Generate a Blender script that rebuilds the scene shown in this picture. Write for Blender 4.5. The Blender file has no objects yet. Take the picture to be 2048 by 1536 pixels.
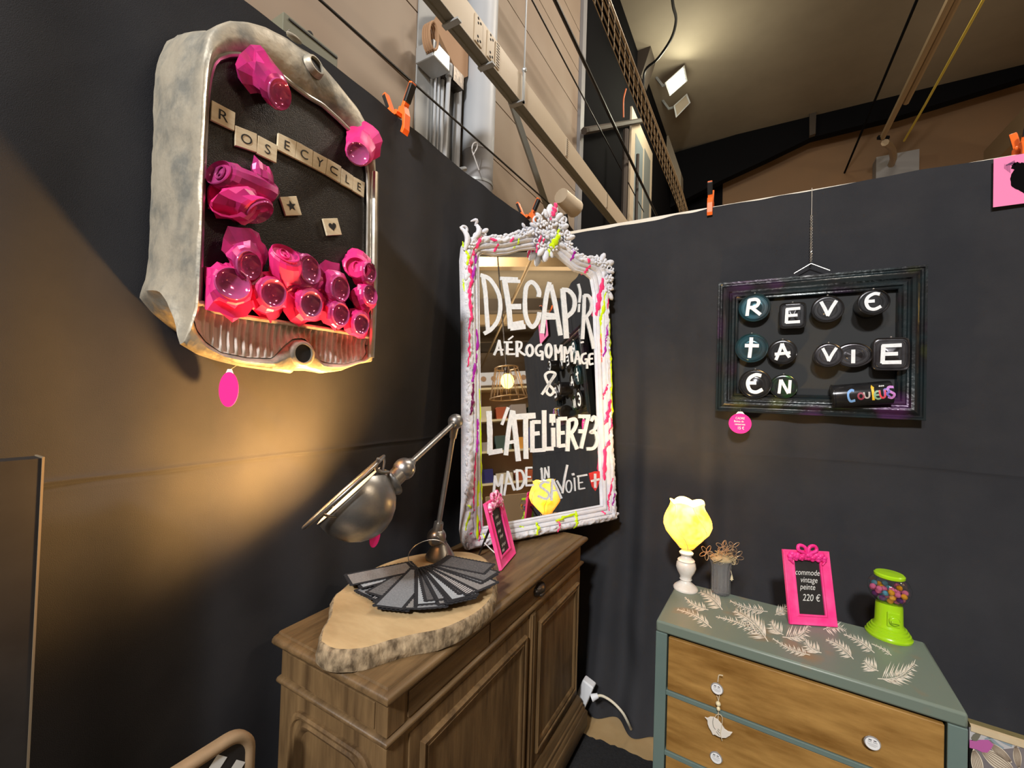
import bpy, math, random
from mathutils import Vector, Matrix, noise
from mathutils.bvhtree import BVHTree
V = Vector
S = bpy.context.scene
COL = S.collection
# ---------------------------------------------------------------- camera
F = 850.0; CH = 1.53
def nrm(v): return V(v).normalized()
cY = nrm((490, 30, 850)); cX = V((1464, 31, -850)); cX = (cX - cY * cX.dot(cY)).normalized(); cZ = cX.cross(cY)
W2C = Matrix((cX, cY, cZ)).transposed()          # world -> camera (x right, y down, z forward)
C2W = W2C.transposed()
CAM = V((0, 0, CH))
cam = bpy.data.cameras.new('camera'); cam.sensor_width = 36; cam.lens = F / 2048 * 36
cam.clip_start = 0.02; cam.clip_end = 100
camo = bpy.data.objects.new('camera', cam); COL.objects.link(camo)
r_, u_, b_ = C2W @ V((1, 0, 0)), C2W @ V((0, -1, 0)), C2W @ V((0, 0, -1))
camo.matrix_world = Matrix(((r_.x, u_.x, b_.x, 0), (r_.y, u_.y, b_.y, 0), (r_.z, u_.z, b_.z, CH), (0, 0, 0, 1)))
S.camera = camo
S.view_settings.view_transform = 'Standard'; S.view_settings.look = 'None'
S.view_settings.gamma = 1; S.view_settings.use_curve_mapping = False
S.view_settings.exposure = -0.45
# ---------------------------------------------------------------- world and lights
wd = bpy.data.worlds.new('world'); S.world = wd; wd.use_nodes = True
bg = wd.node_tree.nodes['Background']; bg.inputs[0].default_value = (1.0, 0.86, 0.70, 1); bg.inputs[1].default_value = 0.22
def lamp(name, kind, loc, power, col=(1, 1, 1), size=0.3, target=None, spot=None, blend=0.5):
    l = bpy.data.lights.new(name, kind); l.energy = power; l.color = col
    if kind == 'AREA': l.shape = 'DISK'; l.size = size
    else: l.shadow_soft_size = size
    if spot: l.spot_size = math.radians(spot); l.spot_blend = blend
    o = bpy.data.objects.new(name, l); COL.objects.link(o); o.location = loc
    if target is not None: o.rotation_euler = (V(target) - V(loc)).to_track_quat('-Z', 'Y').to_euler()
    return o
lamp('booth_spot', 'AREA', (0.45, -4.1, 5.0), 540, (1, 0.975, 0.94), 0.45, (0.0, 2.0, 1.3))
lamp('booth_spot', 'AREA', (-0.5, -3.0, 4.4), 110, (1, 0.97, 0.93), 0.4, (-0.4, 1.6, 1.2))
lamp('hall_floodlight', 'AREA', (1.5, 6.5, 8.3), 420, (1, 0.88, 0.72), 1.5, (0, 7.5, 0))
lamp('hall_floodlight', 'AREA', (1.2, 3.2, 8.3), 150, (1, 0.90, 0.80), 1.2, (-2.2, 2.6, 3.0))
lamp('hall_floodlight', 'AREA', (9, 2.5, 8.4), 900, (1, 0.82, 0.6), 2.0, (12, 2.5, 0))
lamp('added_uplight', 'AREA', (13, 6.5, 3.2), 900, (1, 0.84, 0.62), 2.5, (12, 3.5, 9))  # unseen fill lamp added to brighten the hall reflected in the mirror
# ---------------------------------------------------------------- pixel rays (photograph frame 2048 x 1536)
def ray(px, py): return C2W @ V(((px - 1024) / F, (py - 768) / F, 1.0))
def opl(px, py, p, n):
    d = ray(px, py); n = V(n); return CAM + d * ((V(p) - CAM).dot(n) / d.dot(n))
def ox(px, py, X): return opl(px, py, (X, 0, 0), (1, 0, 0))
def oy(px, py, Y): return opl(px, py, (0, Y, 0), (0, 1, 0))
def oz(px, py, Z): return opl(px, py, (0, 0, Z), (0, 0, 1))
def od(px, py, d): return CAM + ray(px, py) * d
# ---------------------------------------------------------------- materials
def mat(name, col, rough=0.5, metal=0.0, col2=None, nscale=8.0, stretch=(1, 1, 1), lo=0.35, hi=0.65, bump=0.0, bscale=60.0,
        coat=0.0, emit=0.0, ecol=None, trans=0.0, ior=1.45, sheen=0.0, detail=4.0, bstretch=None, rough2=None, spec=None):
    m = bpy.data.materials.new(name); m.use_nodes = True
    t = m.node_tree; n = t.nodes; L = t.links; p = n['Principled BSDF']
    c4 = lambda c: (c[0], c[1], c[2], 1)
    p.inputs['Base Color'].default_value = c4(col); p.inputs['Roughness'].default_value = rough; p.inputs['Metallic'].default_value = metal
    p.inputs['Coat Weight'].default_value = coat; p.inputs['Transmission Weight'].default_value = trans; p.inputs['IOR'].default_value = ior
    if spec is not None: p.inputs['Specular IOR Level'].default_value = spec
    if sheen: p.inputs['Sheen Weight'].default_value = sheen; p.inputs['Sheen Roughness'].default_value = 0.5
    if emit: p.inputs['Emission Color'].default_value = c4(ecol or col); p.inputs['Emission Strength'].default_value = emit
    tc = n.new('ShaderNodeTexCoord')
    if col2 is not None:
        mp = n.new('ShaderNodeMapping'); mp.inputs['Scale'].default_value = stretch; L.new(tc.outputs['Object'], mp.inputs[0])
        nz = n.new('ShaderNodeTexNoise'); nz.inputs['Scale'].default_value = nscale; nz.inputs['Detail'].default_value = detail
        nz.inputs['Roughness'].default_value = 0.6; L.new(mp.outputs[0], nz.inputs['Vector'])
        r = n.new('ShaderNodeValToRGB'); r.color_ramp.elements[0].position = lo; r.color_ramp.elements[1].position = hi
        r.color_ramp.elements[0].color = c4(col); r.color_ramp.elements[1].color = c4(col2)
        L.new(nz.outputs['Fac'], r.inputs[0]); L.new(r.outputs[0], p.inputs['Base Color'])
        if rough2 is not None:
            mr = n.new('ShaderNodeMapRange'); mr.inputs[1].default_value = lo; mr.inputs[2].default_value = hi
            mr.inputs[3].default_value = rough; mr.inputs[4].default_value = rough2
            L.new(nz.outputs['Fac'], mr.inputs[0]); L.new(mr.outputs[0], p.inputs['Roughness'])
    if bump:
        b = n.new('ShaderNodeBump'); b.inputs['Strength'].default_value = bump; b.inputs['Distance'].default_value = 0.004
        nz2 = n.new('ShaderNodeTexNoise'); nz2.inputs['Scale'].default_value = bscale; nz2.inputs['Detail'].default_value = 3
        if bstretch:
            m2 = n.new('ShaderNodeMapping'); m2.inputs['Scale'].default_value = bstretch; L.new(tc.outputs['Object'], m2.inputs[0]); L.new(m2.outputs[0], nz2.inputs['Vector'])
        else: L.new(tc.outputs['Object'], nz2.inputs['Vector'])
        L.new(nz2.outputs['Fac'], b.inputs['Height']); L.new(b.outputs[0], p.inputs['Normal'])
    return m
def stripe(m, colr, scale, axis, lo=0.5, hi=0.6):
    """mix hard bands of colr over the material's base colour (woven or printed stripes)"""
    t = m.node_tree; n = t.nodes; L = t.links; p = n['Principled BSDF']
    tc = n.new('ShaderNodeTexCoord'); w = n.new('ShaderNodeTexWave'); w.bands_direction = axis; w.inputs['Scale'].default_value = scale
    w.inputs['Distortion'].default_value = 0.6; L.new(tc.outputs['Object'], w.inputs['Vector'])
    r = n.new('ShaderNodeValToRGB'); r.color_ramp.elements[0].position = lo; r.color_ramp.elements[1].position = hi; L.new(w.outputs['Fac'], r.inputs[0])
    mx = n.new('ShaderNodeMix'); mx.data_type = 'RGBA'; L.new(r.outputs[0], mx.inputs[0])
    if p.inputs['Base Color'].is_linked:
        L.new(p.inputs['Base Color'].links[0].from_socket, mx.inputs[6])
    else: mx.inputs[6].default_value = p.inputs['Base Color'].default_value
    mx.inputs[7].default_value = (*colr, 1); L.new(mx.outputs[2], p.inputs['Base Color'])
    return m
K = {}
K['fabric'] = mat('black_curtain_fabric', (0.0300, 0.0310, 0.0360), 0.95, col2=(0.0380, 0.0385, 0.0430), nscale=3, bump=0.25, bscale=700, spec=.12)
K['panel'] = mat('panel_wood', (0.80, 0.70, 0.55), 0.6, col2=(0.85, 0.80, 0.70), nscale=6)
K['metal_old'] = mat('aged_sheet_metal', (0.47, 0.42, 0.33), 0.45, 0.35, col2=(0.21, 0.205, 0.18), nscale=13, lo=0.45, hi=0.66, bump=0.8, bscale=30, rough2=0.65, detail=9)
K['metal_rib'] = mat('ribbed_sheet_metal', (0.64, 0.60, 0.55), 0.55, 0.1, col2=(0.36, 0.24, 0.13), nscale=16, lo=0.48, hi=0.70, bump=0.2, bscale=60)
K['metal_bright'] = mat('bare_bright_metal', (0.60, 0.58, 0.54), 0.3, 0.9, col2=(0.42, 0.39, 0.34), nscale=20)
K['board_black'] = mat('glossy_black_board', (0.008, 0.006, 0.0055), 0.40, col2=(0.020, 0.014, 0.010), nscale=180, bump=0.3, bscale=420, spec=.45)
K['tile'] = mat('pale_wood_tile', (0.80, 0.70, 0.50), 0.5, col2=(0.70, 0.58, 0.38), nscale=30, stretch=(1, 1, 6))
K['ink'] = mat('black_ink', (0.012, 0.012, 0.014), 0.6)
K['can_pink'] = mat('pink_sprayed_can', (0.82, 0.030, 0.20), 0.36, 0.0, col2=(0.62, 0.03, 0.22), nscale=12)
K['can_plum'] = mat('plum_shaded_can', (0.30, 0.040, 0.16), 0.25, 0.2, col2=(0.72, 0.035, 0.24), nscale=13)  # plum puts the purple shading of the pink cans into the colour
K['can_dome'] = mat('glossy_pink_can_base', (0.66, 0.08, 0.28), 0.10, 0.30, col2=(0.36, 0.10, 0.24), nscale=18)
K['pink'] = mat('hot_pink_paint', (0.93, 0.035, 0.25), 0.5, col2=(0.96, 0.12, 0.36), nscale=10, spec=.3)
K['pink_card'] = mat('pink_card', (0.93, 0.03, 0.30), 0.7, spec=.2)
K['white_card'] = mat('white_card', (0.85, 0.85, 0.85), 0.6)
K['orange'] = mat('orange_plastic', (0.95, 0.16, 0.02), 0.4)
K['black_plastic'] = mat('black_plastic', (0.012, 0.012, 0.013), 0.4)
K['mirror'] = mat('mirror_glass', (0.93, 0.92, 0.88), 0.015, 1.0)
K['white_frame'] = mat('white_painted_carving', (0.74, 0.75, 0.80), 0.55, col2=(0.62, 0.64, 0.72), nscale=16, bump=0.5, bscale=150)
K['paint_white'] = mat('white_marker_paint', (0.86, 0.90, 0.95), 0.6, col2=(0.72, 0.77, 0.83), nscale=90)
K['d_pink'] = mat('drip_pink', (0.95, 0.05, 0.22), 0.35); K['d_yellow'] = mat('drip_yellow', (0.66, 0.93, 0.01), 0.35)
K['d_purple'] = mat('drip_purple', (0.42, 0.02, 0.45), 0.35); K['d_plum'] = mat('drip_plum', (0.16, 0.01, 0.09), 0.35)
K['d_coral'] = mat('drip_coral', (0.95, 0.14, 0.10), 0.35)
K['shield'] = mat('red_shield_paint', (0.70, 0.04, 0.04), 0.5)
K['wood_cab'] = mat('greyed_walnut', (0.070, 0.039, 0.016), 0.55, col2=(0.225, 0.138, 0.060), nscale=5, stretch=(6, 6, 0.7), lo=0.3, hi=0.75, bump=0.15, bscale=30, bstretch=(8, 8, 0.6), detail=7)
K['wood_cab_h'] = mat('greyed_walnut_top', (0.066, 0.038, 0.016), 0.5, col2=(0.205, 0.126, 0.056), nscale=5, stretch=(6, 0.7, 6), lo=0.3, hi=0.75, bump=0.15, bscale=30, bstretch=(8, 0.6, 8), detail=7)
K['wood_panel'] = mat('pale_sanded_panel', (0.17, 0.100, 0.044), 0.6, col2=(0.33, 0.22, 0.110), nscale=3.2, stretch=(5, 5, 0.8), lo=0.3, hi=0.7, bump=0.1, bscale=30, bstretch=(8, 8, 0.6), detail=6)
K['handle_dark'] = mat('dark_bronze', (0.05, 0.042, 0.036), 0.35, 0.8, col2=(0.12, 0.10, 0.085), nscale=40)
K['slice'] = mat('fresh_cut_wood', (0.36, 0.24, 0.115), 0.6, col2=(0.55, 0.40, 0.22), nscale=5, stretch=(1, 2.5, 1), lo=0.3, hi=0.7, bump=0.1, bscale=60)
K['bark'] = mat('grey_brown_bark', (0.10, 0.070, 0.04), 0.85, col2=(0.42, 0.32, 0.20), nscale=45, stretch=(1, 1, 0.5), lo=0.35, hi=0.65, bump=1.0, bscale=70, bstretch=(1, 1, 0.5))
K['steel'] = mat('brushed_steel', (0.40, 0.39, 0.375), 0.30, 0.9, col2=(0.25, 0.245, 0.24), nscale=12, rough2=0.42, bump=0.05, bscale=90, detail=6)
K['enamel'] = mat('white_enamel', (0.9, 0.82, 0.65), 0.4)
K['bulb'] = mat('lit_bulb', (1, 0.7, 0.3), 0.4, emit=30, ecol=(1, 0.60, 0.22))
K['wire'] = mat('silver_wire', (0.62, 0.60, 0.56), 0.35, 0.8)
K['dresser'] = mat('sage_green_paint', (0.145, 0.20, 0.18), 0.45, col2=(0.125, 0.18, 0.165), nscale=4)
K['dresser_top'] = mat('sage_green_top', (0.165, 0.205, 0.168), 0.38, col2=(0.29, 0.18, 0.09), nscale=6.5, lo=0.57, hi=0.72, detail=2)
K['fern'] = mat('cream_stencil_paint', (0.82, 0.79, 0.70), 0.6, col2=(0.70, 0.65, 0.54), nscale=40)
K['drawer'] = mat('stained_drawer_wood', (0.19, 0.088, 0.018), 0.36, col2=(0.47, 0.265, 0.078), nscale=4.4, stretch=(0.9, 4, 4.5), lo=0.3, hi=0.7, detail=8)
K['knob'] = mat('clear_silver_knob', (0.75, 0.75, 0.76), 0.15, 0.7)
K['ceramic'] = mat('white_painted_wood', (0.78, 0.75, 0.70), 0.35, col2=(0.68, 0.62, 0.55), nscale=25)
K['cord'] = mat('natural_cord', (0.62, 0.52, 0.36), 0.8)
K['bead'] = mat('pale_wood_bead', (0.78, 0.68, 0.44), 0.45)
K['glass'] = mat('clear_glass', (1, 1, 1), 0.03, trans=1.0, ior=1.45)
K['thin_glass'] = mat('thin_clear_plastic', (1, 1, 1), 0.02, trans=1.0, ior=1.42)
K['ribglass'] = mat('ribbed_glass', (.97, .97, .98), 0.08, trans=.92, ior=1.4)
K['moss'] = mat('dry_moss', (0.30, 0.235, 0.13), 0.9, col2=(0.45, 0.37, 0.22), nscale=60)
K['copper'] = mat('copper_wire', (0.50, 0.34, 0.20), 0.4, 0.6)
K['lime'] = mat('lime_green_plastic', (0.36, 0.66, 0.010), 0.25, coat=0.4)
K['chalk'] = mat('blackboard', (0.014, 0.012, 0.012), 0.7, col2=(0.022, 0.02, 0.02), nscale=12)
K['chalk_ink'] = mat('chalk_writing', (0.72, 0.72, 0.70), 0.8)
K['bow'] = mat('pink_bow', (0.80, 0.015, 0.20), 0.4, col2=(0.95, 0.05, 0.35), nscale=40)
K['bow_white'] = mat('pink_bow_highlighted', (0.92, 0.10, 0.36), 0.45, col2=(0.98, 0.66, 0.78), nscale=60, lo=0.45, hi=0.6)
K['lacquer'] = mat('black_lacquer', (0.014, 0.014, 0.016), 0.22, 0.2, col2=(0.03, 0.032, 0.036), nscale=8, coat=0.5, bump=0.25, bscale=60)
t = K['lacquer'].node_tree; rp = [n for n in t.nodes if n.type == 'VALTORGB'][0].color_ramp
nzl = [n for n in t.nodes if n.type == 'TEX_NOISE'][0]; nzl.inputs['Scale'].default_value = 5.5; nzl.inputs['Detail'].default_value = 1.0
rp.elements[0].position = .30; rp.elements[0].color = (.05, .06, .012, 1); rp.elements[1].position = .72; rp.elements[1].color = (.06, .02, .075, 1)
for po_, co__ in ((.40, (.012, .012, .014, 1)), (.50, (.012, .022, .026, 1)), (.60, (.014, .014, .016, 1))): e_ = rp.elements.new(po_); e_.color = co__
K['matte_black'] = mat('matt_black_backing', (0.032, 0.034, 0.036), 0.9)
K['poster'] = mat('pink_poster_paper', (0.90, 0.23, 0.47), 0.7)
K['feather'] = mat('black_feather_print', (0.004, 0.0035, 0.004), 0.9, spec=.05)
K['feather_thin'] = mat('plum_feather_print', (0.16, 0.05, 0.14), 0.7)
K['white_plastic'] = mat('white_plastic', (0.78, 0.80, 0.84), 0.4)
K['carpet'] = mat('black_carpet', (0.010, 0.010, 0.011), 1.0, col2=(0.018, 0.018, 0.02), nscale=120, bump=1.0, bscale=220)
K['floorwood'] = mat('hall_floor', (0.36, 0.24, 0.11), 0.25, col2=(0.48, 0.34, 0.18), nscale=3)
K['cream'] = mat('cream_trunking', (0.62, 0.52, 0.39), 0.45)
K['trunk_grey'] = mat('grey_trunking', (0.20, 0.20, 0.175), 0.5)
K['galv'] = mat('galvanised_grey', (0.42, 0.44, 0.45), 0.4, 0.3)
K['clad'] = mat('tan_cladding', (0.265, 0.195, 0.138), 0.6, col2=(0.33, 0.26, 0.195), nscale=0.9, detail=2)
K['clad_grey'] = mat('grey_sheet', (0.34, 0.36, 0.37), 0.55, col2=(0.40, 0.41, 0.41), nscale=3)
K['joint'] = mat('dark_joint', (0.03, 0.025, 0.02), 0.8)
K['pipe_white'] = mat('pale_grey_pipe', (0.50, 0.53, 0.57), 0.45)
K['pipe_grey'] = mat('mid_grey_pipe', (0.27, 0.27, 0.28), 0.5)
K['greenbox'] = mat('olive_grey_metal', (0.155, 0.155, 0.11), 0.5)
K['hall_black'] = mat('hall_black', (0.006, 0.006, 0.007), 0.9, spec=.05)
K['hall_brown'] = mat('hall_brown_wall', (0.25, 0.145, 0.075), 0.8, col2=(0.22, 0.135, 0.075), nscale=0.6)
K['ceiling'] = mat('hall_ceiling', (0.26, 0.22, 0.165), 0.8, col2=(0.21, 0.175, 0.13), nscale=0.5)
K['rafter'] = mat('dark_rafter', (0.055, 0.042, 0.032), 0.7)
K['flood'] = mat('lit_floodlight_lens', (1, 1, 0.9), 0.4, emit=45, ecol=(1, 0.98, 0.72))
K['rope_yellow'] = mat('yellow_rope', (0.55, 0.42, 0.07), 0.6)
K['brownboard'] = mat('chipboard', (0.42, 0.25, 0.14), 0.7)
K['orange_cable'] = mat('orange_cable', (0.55, 0.12, 0.03), 0.5)
K['frame_wood'] = mat('bleached_chair_wood', (0.32, 0.22, 0.13), 0.6, col2=(0.24, 0.17, 0.10), nscale=8, stretch=(2, 2, 2))
K['conduit'] = mat('tan_conduit', (0.34, 0.25, 0.15), 0.4, 0.2)
# ---------------------------------------------------------------- mesh helper
class MB:
    def __init__(s, T=None): s.v = []; s.f = []; s.T = T
    def add(s, vs, fs):
        o = len(s.v)
        s.v += [(s.T @ V(p)) if s.T else V(p) for p in vs]
        s.f += [tuple(i + o for i in f) for f in fs]; return s
    def box(s, c, d, R=None):
        c = V(c); vs = []
        for x in (-.5, .5):
            for y in (-.5, .5):
                for z in (-.5, .5):
                    p = V((x * d[0], y * d[1], z * d[2])); vs.append(c + (R @ p if R else p))
        return s.add(vs, [(0, 1, 3, 2), (4, 6, 7, 5), (0, 4, 5, 1), (2, 3, 7, 6), (0, 2, 6, 4), (1, 5, 7, 3)])
    def bx(s, x0, x1, y0, y1, z0, z1): return s.box(((x0 + x1) / 2, (y0 + y1) / 2, (z0 + z1) / 2), (x1 - x0, y1 - y0, z1 - z0))
    def grid(s, rows, cu=False, cv=False):
        n = len(rows); m = len(rows[0]); fs = []
        for i in range(n if cu else n - 1):
            for j in range(m if cv else m - 1):
                a, b = i, (i + 1) % n; c, d = j, (j + 1) % m
                fs.append((a * m + c, b * m + c, b * m + d, a * m + d))
        return s.add([p for r in rows for p in r], fs)
    def tube(s, pts, r, n=8, closed=False, caps=True, flat=None, flatk=1.0):
        pts = [V(p) for p in pts]; N = len(pts); rs = r if isinstance(r, (list, tuple)) else [r] * N
        rows = []; up = None
        for i in range(N):
            t = (pts[(i + 1) % N] - pts[i - 1]) if closed else (pts[min(i + 1, N - 1)] - pts[max(i - 1, 0)])
            t = t.normalized() if t.length > 1e-9 else V((0, 0, 1))
            if flat is not None: a = V(flat); a = (a - t * a.dot(t)).normalized()
            else:
                if up is None:
                    up = V((0, 0, 1)) if abs(t.z) < .9 else V((1, 0, 0))
                a = (up - t * up.dot(t)).normalized(); up = a
            b = t.cross(a)
            rows.append([pts[i] + (a * math.cos(q) * flatk + b * math.sin(q)) * rs[i] for q in [2 * math.pi * k / n for k in range(n)]])
        s.grid(rows, cu=closed, cv=True)
        if caps and not closed:
            o = len(s.v) - N * n
            s.f.append(tuple(o + k for k in range(n))[::-1]); s.f.append(tuple(o + (N - 1) * n + k for k in range(n)))
        return s
    def lathe(s, prof, o=(0, 0, 0), ax=(0, 0, 1), n=32, caps=True, rfun=None):
        ax = V(ax).normalized(); a = V((1, 0, 0)) if abs(ax.x) < .9 else V((0, 1, 0)); a = (a - ax * a.dot(ax)).normalized(); b = ax.cross(a); o = V(o)
        rows = []
        for (r, z) in prof:
            rows.append([o + ax * z + (a * math.cos(q) + b * math.sin(q)) * (r * (rfun(q, z) if rfun else 1)) for q in [2 * math.pi * k / n for k in range(n)]])
        s.grid(rows, cv=True)
        if caps:
            st = len(s.v) - len(prof) * n
            if prof[0][0] > 1e-5: s.f.append(tuple(st + k for k in range(n))[::-1])
            if prof[-1][0] > 1e-5: s.f.append(tuple(st + (len(prof) - 1) * n + k for k in range(n)))
        return s
    def sph(s, c, r, n=16, m=10, sc=(1, 1, 1), R=None):
        c = V(c); rows = []
        for i in range(m + 1):
            t = math.pi * i / m
            row = []
            for k in range(n):
                q = 2 * math.pi * k / n
                p = V((math.sin(t) * math.cos(q) * r * sc[0], math.sin(t) * math.sin(q) * r * sc[1], math.cos(t) * r * sc[2]))
                row.append(c + (R @ p if R else p))
            rows.append(row)
        return s.grid(rows, cv=True)
    def prism(s, pts, off):
        pts = [V(p) for p in pts]; n = len(pts); off = V(off)
        return s.add(pts + [p + off for p in pts], [tuple(range(n))[::-1], tuple(range(n, 2 * n))] + [(i, (i + 1) % n, n + (i + 1) % n, n + i) for i in range(n)])
    def poly(s, pts): return s.add(pts, [tuple(range(len(pts)))])
ORG = {}
def finish(o, label=None, cat=None, group=None, kind=None):
    if label: o['label'] = label
    if cat: o['category'] = cat
    if group: o['group'] = group
    if kind: o['kind'] = kind
    return o
def thing(name, label, cat, loc=(0, 0, 0), group=None):
    o = bpy.data.objects.new(name, None); COL.objects.link(o); o.location = loc; o.empty_display_size = 0.05
    ORG[o.name] = V(loc); return finish(o, label, cat, group)
def part(name, mb, m, parent=None, label=None, smooth=35, bevel=0.0, subd=0, kind=None, cat=None, group=None, weld=False, org=None):
    if parent is not None: O = ORG[parent.name]
    else:
        if org is None:
            xs = [p.x for p in mb.v]; ys = [p.y for p in mb.v]; zs = [p.z for p in mb.v]
            org = ((min(xs) + max(xs)) / 2, (min(ys) + max(ys)) / 2, min(zs))
        O = V(org)
    me = bpy.data.meshes.new(name); me.from_pydata([tuple(p - O) for p in mb.v], [], mb.f); me.update()
    if isinstance(m, str): m = K[m]
    me.materials.append(m)
    import bmesh
    bm = bmesh.new(); bm.from_mesh(me)
    if weld: bmesh.ops.remove_doubles(bm, verts=bm.verts, dist=1e-5)
    bmesh.ops.recalc_face_normals(bm, faces=bm.faces); bm.to_mesh(me); bm.free()
    if smooth: me.shade_smooth(); me.set_sharp_from_angle(angle=math.radians(smooth))
    o = bpy.data.objects.new(name, me); COL.objects.link(o)
    if parent is not None: o.parent = parent
    else: o.location = O
    ORG[o.name] = O
    if bevel: b = o.modifiers.new('bevel', 'BEVEL'); b.width = bevel; b.segments = 2; b.limit_method = 'ANGLE'; b.angle_limit = math.radians(40)
    if subd: d = o.modifiers.new('subdivision', 'SUBSURF'); d.levels = subd; d.render_levels = subd
    return finish(o, label, cat, group, kind)
def struct(name, mb, m, **k): return part(name, mb, m, kind='structure', **k)
def resample(pts, n):
    pts = [V(p) for p in pts]; L = [0]
    for a, b in zip(pts, pts[1:]): L.append(L[-1] + (b - a).length)
    out = []; j = 0
    for i in range(n):
        t = L[-1] * i / (n - 1)
        while j < len(L) - 2 and L[j + 1] < t: j += 1
        f = (t - L[j]) / max(1e-9, L[j + 1] - L[j]); out.append(pts[j].lerp(pts[j + 1], f))
    return out
def smoothpl(pts, n):
    """Catmull-Rom through the points"""
    P = [V(p) for p in pts]; P = [P[0] * 2 - P[1]] + P + [P[-1] * 2 - P[-2]]; out = []
    segs = len(P) - 3
    for i in range(n):
        t = i / (n - 1) * segs; k = min(int(t), segs - 1); t -= k
        a, b, c, d = P[k:k + 4]
        out.append(0.5 * ((2 * b) + (c - a) * t + (2 * a - 5 * b + 4 * c - d) * t * t + (3 * b - a - 3 * c + d) * t ** 3))
    return out
_txt = {}
def text2d(s):
    """outline mesh of a string, returned as (verts, faces, (x0, y0, x1, y1))"""
    if s not in _txt:
        c = bpy.data.curves.new('writing', 'FONT'); c.body = s; c.resolution_u = 4
        o = bpy.data.objects.new('writing', c); COL.objects.link(o)
        dg = bpy.context.evaluated_depsgraph_get(); dg.update()
        me = bpy.data.meshes.new_from_object(o.evaluated_get(dg))
        vs = [(v.co.x, v.co.y) for v in me.vertices]; fs = [tuple(p.vertices) for p in me.polygons]
        bpy.data.objects.remove(o); bpy.data.curves.remove(c); bpy.data.meshes.remove(me)
        _txt[s] = (vs, fs, (min(v[0] for v in vs), min(v[1] for v in vs), max(v[0] for v in vs), max(v[1] for v in vs)))
    return _txt[s]
def stroke(mb, pts, w, fn, nsub=6, smooth=True, jit=0.0):
    """painted brush stroke: a ribbon of width w laid along pts in 2D, mapped to 3D by fn(x, y)"""
    P = smoothpl([V((p[0], p[1], 0)) for p in pts], max(2, nsub * (len(pts) - 1) + 1)) if (smooth and len(pts) > 2) else resample([V((p[0], p[1], 0)) for p in pts], 5)
    vs = []
    for i, p in enumerate(P):
        t = (P[min(i + 1, len(P) - 1)] - P[max(i - 1, 0)]).normalized(); b = V((-t.y, t.x, 0)) * w * 0.5
        j = 1 + jit * (random.random() - .5)
        vs += [fn((p + b * j).x, (p + b * j).y), fn((p - b * j).x, (p - b * j).y)]
    mb.add(vs, [(2 * i, 2 * i + 1, 2 * i + 3, 2 * i + 2) for i in range(len(P) - 1)])
def ellip(cx, cy, rx, ry, n=20, a0=0): return [(cx + rx * math.cos(a0 + 2 * math.pi * i / n), cy + ry * math.sin(a0 + 2 * math.pi * i / n)) for i in range(n + 1)]
random.seed(4)
WL, WR, ZT = -1.12, 2.30, 2.49            # booth walls and their top
# ---------------------------------------------------------------- booth shell
struct('wall_left', MB().bx(WL - .07, WL - .03, -1.6, WR + .03, 0, ZT - .012), 'panel')
struct('wall_right', MB().bx(WL - .07, 1.93, WR + .03, WR + .07, 0, ZT), 'panel')
struct('floor', MB().bx(-12, 24, -8, 16, -.05, 0), 'floorwood')
def curtain_left(Y, Z):
    k = 0.35 + 0.65 * max(0, (ZT - Z) / ZT)
    d = .006 * math.sin(Y * 17 + .7 * math.sin(2.1 * Z)) + .005 * math.sin(Y * 31 + 1.3 + .5 * Z) + .004 * noise.noise(V((Y * 3, Z * 1.1, 0)))
    d += .007 * noise.noise(V((Y * 6.0, Z * .6, 7)))
    d *= k
    zs = 1.337
    d += .0035 * math.exp(-((Z - zs) / .004) ** 2) - .002 * math.exp(-((Z - zs + .009) / .005) ** 2)
    return d
zz = sorted([ZT * i / 70 for i in range(71)] + [1.337 + q for q in (-.016, -.011, -.008, -.005, -.0025, 0, .0025, .005, .009)])
m = MB(); ys = [-1.5 + i * (WR - .03 + 1.5) / 260 for i in range(261)]
rows = []
for z in zz:
    sag = z / ZT
    rows.append([V((WL + curtain_left(y, z), y, z - (.004 + .006 * math.sin(y * 5) + .010 * max(0, math.sin(y * 2.7 + 1.0))) * max(0, sag - .9) * 10)) for y in ys])
rows.append([p + V((-.045, 0, .002)) for p in rows[-1]])
m.grid(rows)
part('backdrop_curtain', m, 'fabric', smooth=80, label='black fabric backdrop covering the left wall behind the metal radiator artwork', cat='curtain')
def curtain_right(X, Z):
    tt = min(1, max(0, (X - WL - .02) / .30)); fl = .30 * max(0, (1.25 - Z) / 1.25) ** 1.5 * tt * tt * (3 - 2 * tt)
    k = 0.22 + 0.78 * max(0, (2.0 - Z) / 2.0)
    env = math.exp(-((X + .40) / .30) ** 2) + .45 + .35 * math.exp(-((X - .05) / .12) ** 2)
    d = env * (.020 * math.sin(X * 26 + .8 * math.sin(1.7 * Z)) + .012 * math.sin(X * 41 + 2 + Z)) * k + .009 * noise.noise(V((X * 4, Z * .8, 3))) * (.4 + k)
    d += env * .05 * noise.noise(V((X * 5 + Z * 2.2, Z * 2.6, 11))) * max(0, (1.0 - Z))
    zs = 1.27 + .01 * math.sin(X * 3)
    d += .003 * math.exp(-((Z - zs) / .005) ** 2)
    return fl + d
m = MB(); xs = [WL + .012 + i * (1.9 - WL - .012) / 300 for i in range(301)]
zz = sorted([ZT * i / 80 for i in range(81)] + [1.27 + q for q in (-.01, -.005, .005, .01)])
rows = [[V((x, WR - .004 - curtain_right(x, z), max(.006, z - (.014 + .020 * max(0, min(1, .2 - x)) + .004 * math.sin(x * 9)) * max(0, z / ZT - .9) * 10))) for x in xs] for z in zz]
m.grid(rows)
part('backdrop_curtain', m, 'fabric', smooth=80, label='black fabric backdrop hung on the right wall behind the green dresser and black picture', cat='curtain')
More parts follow.
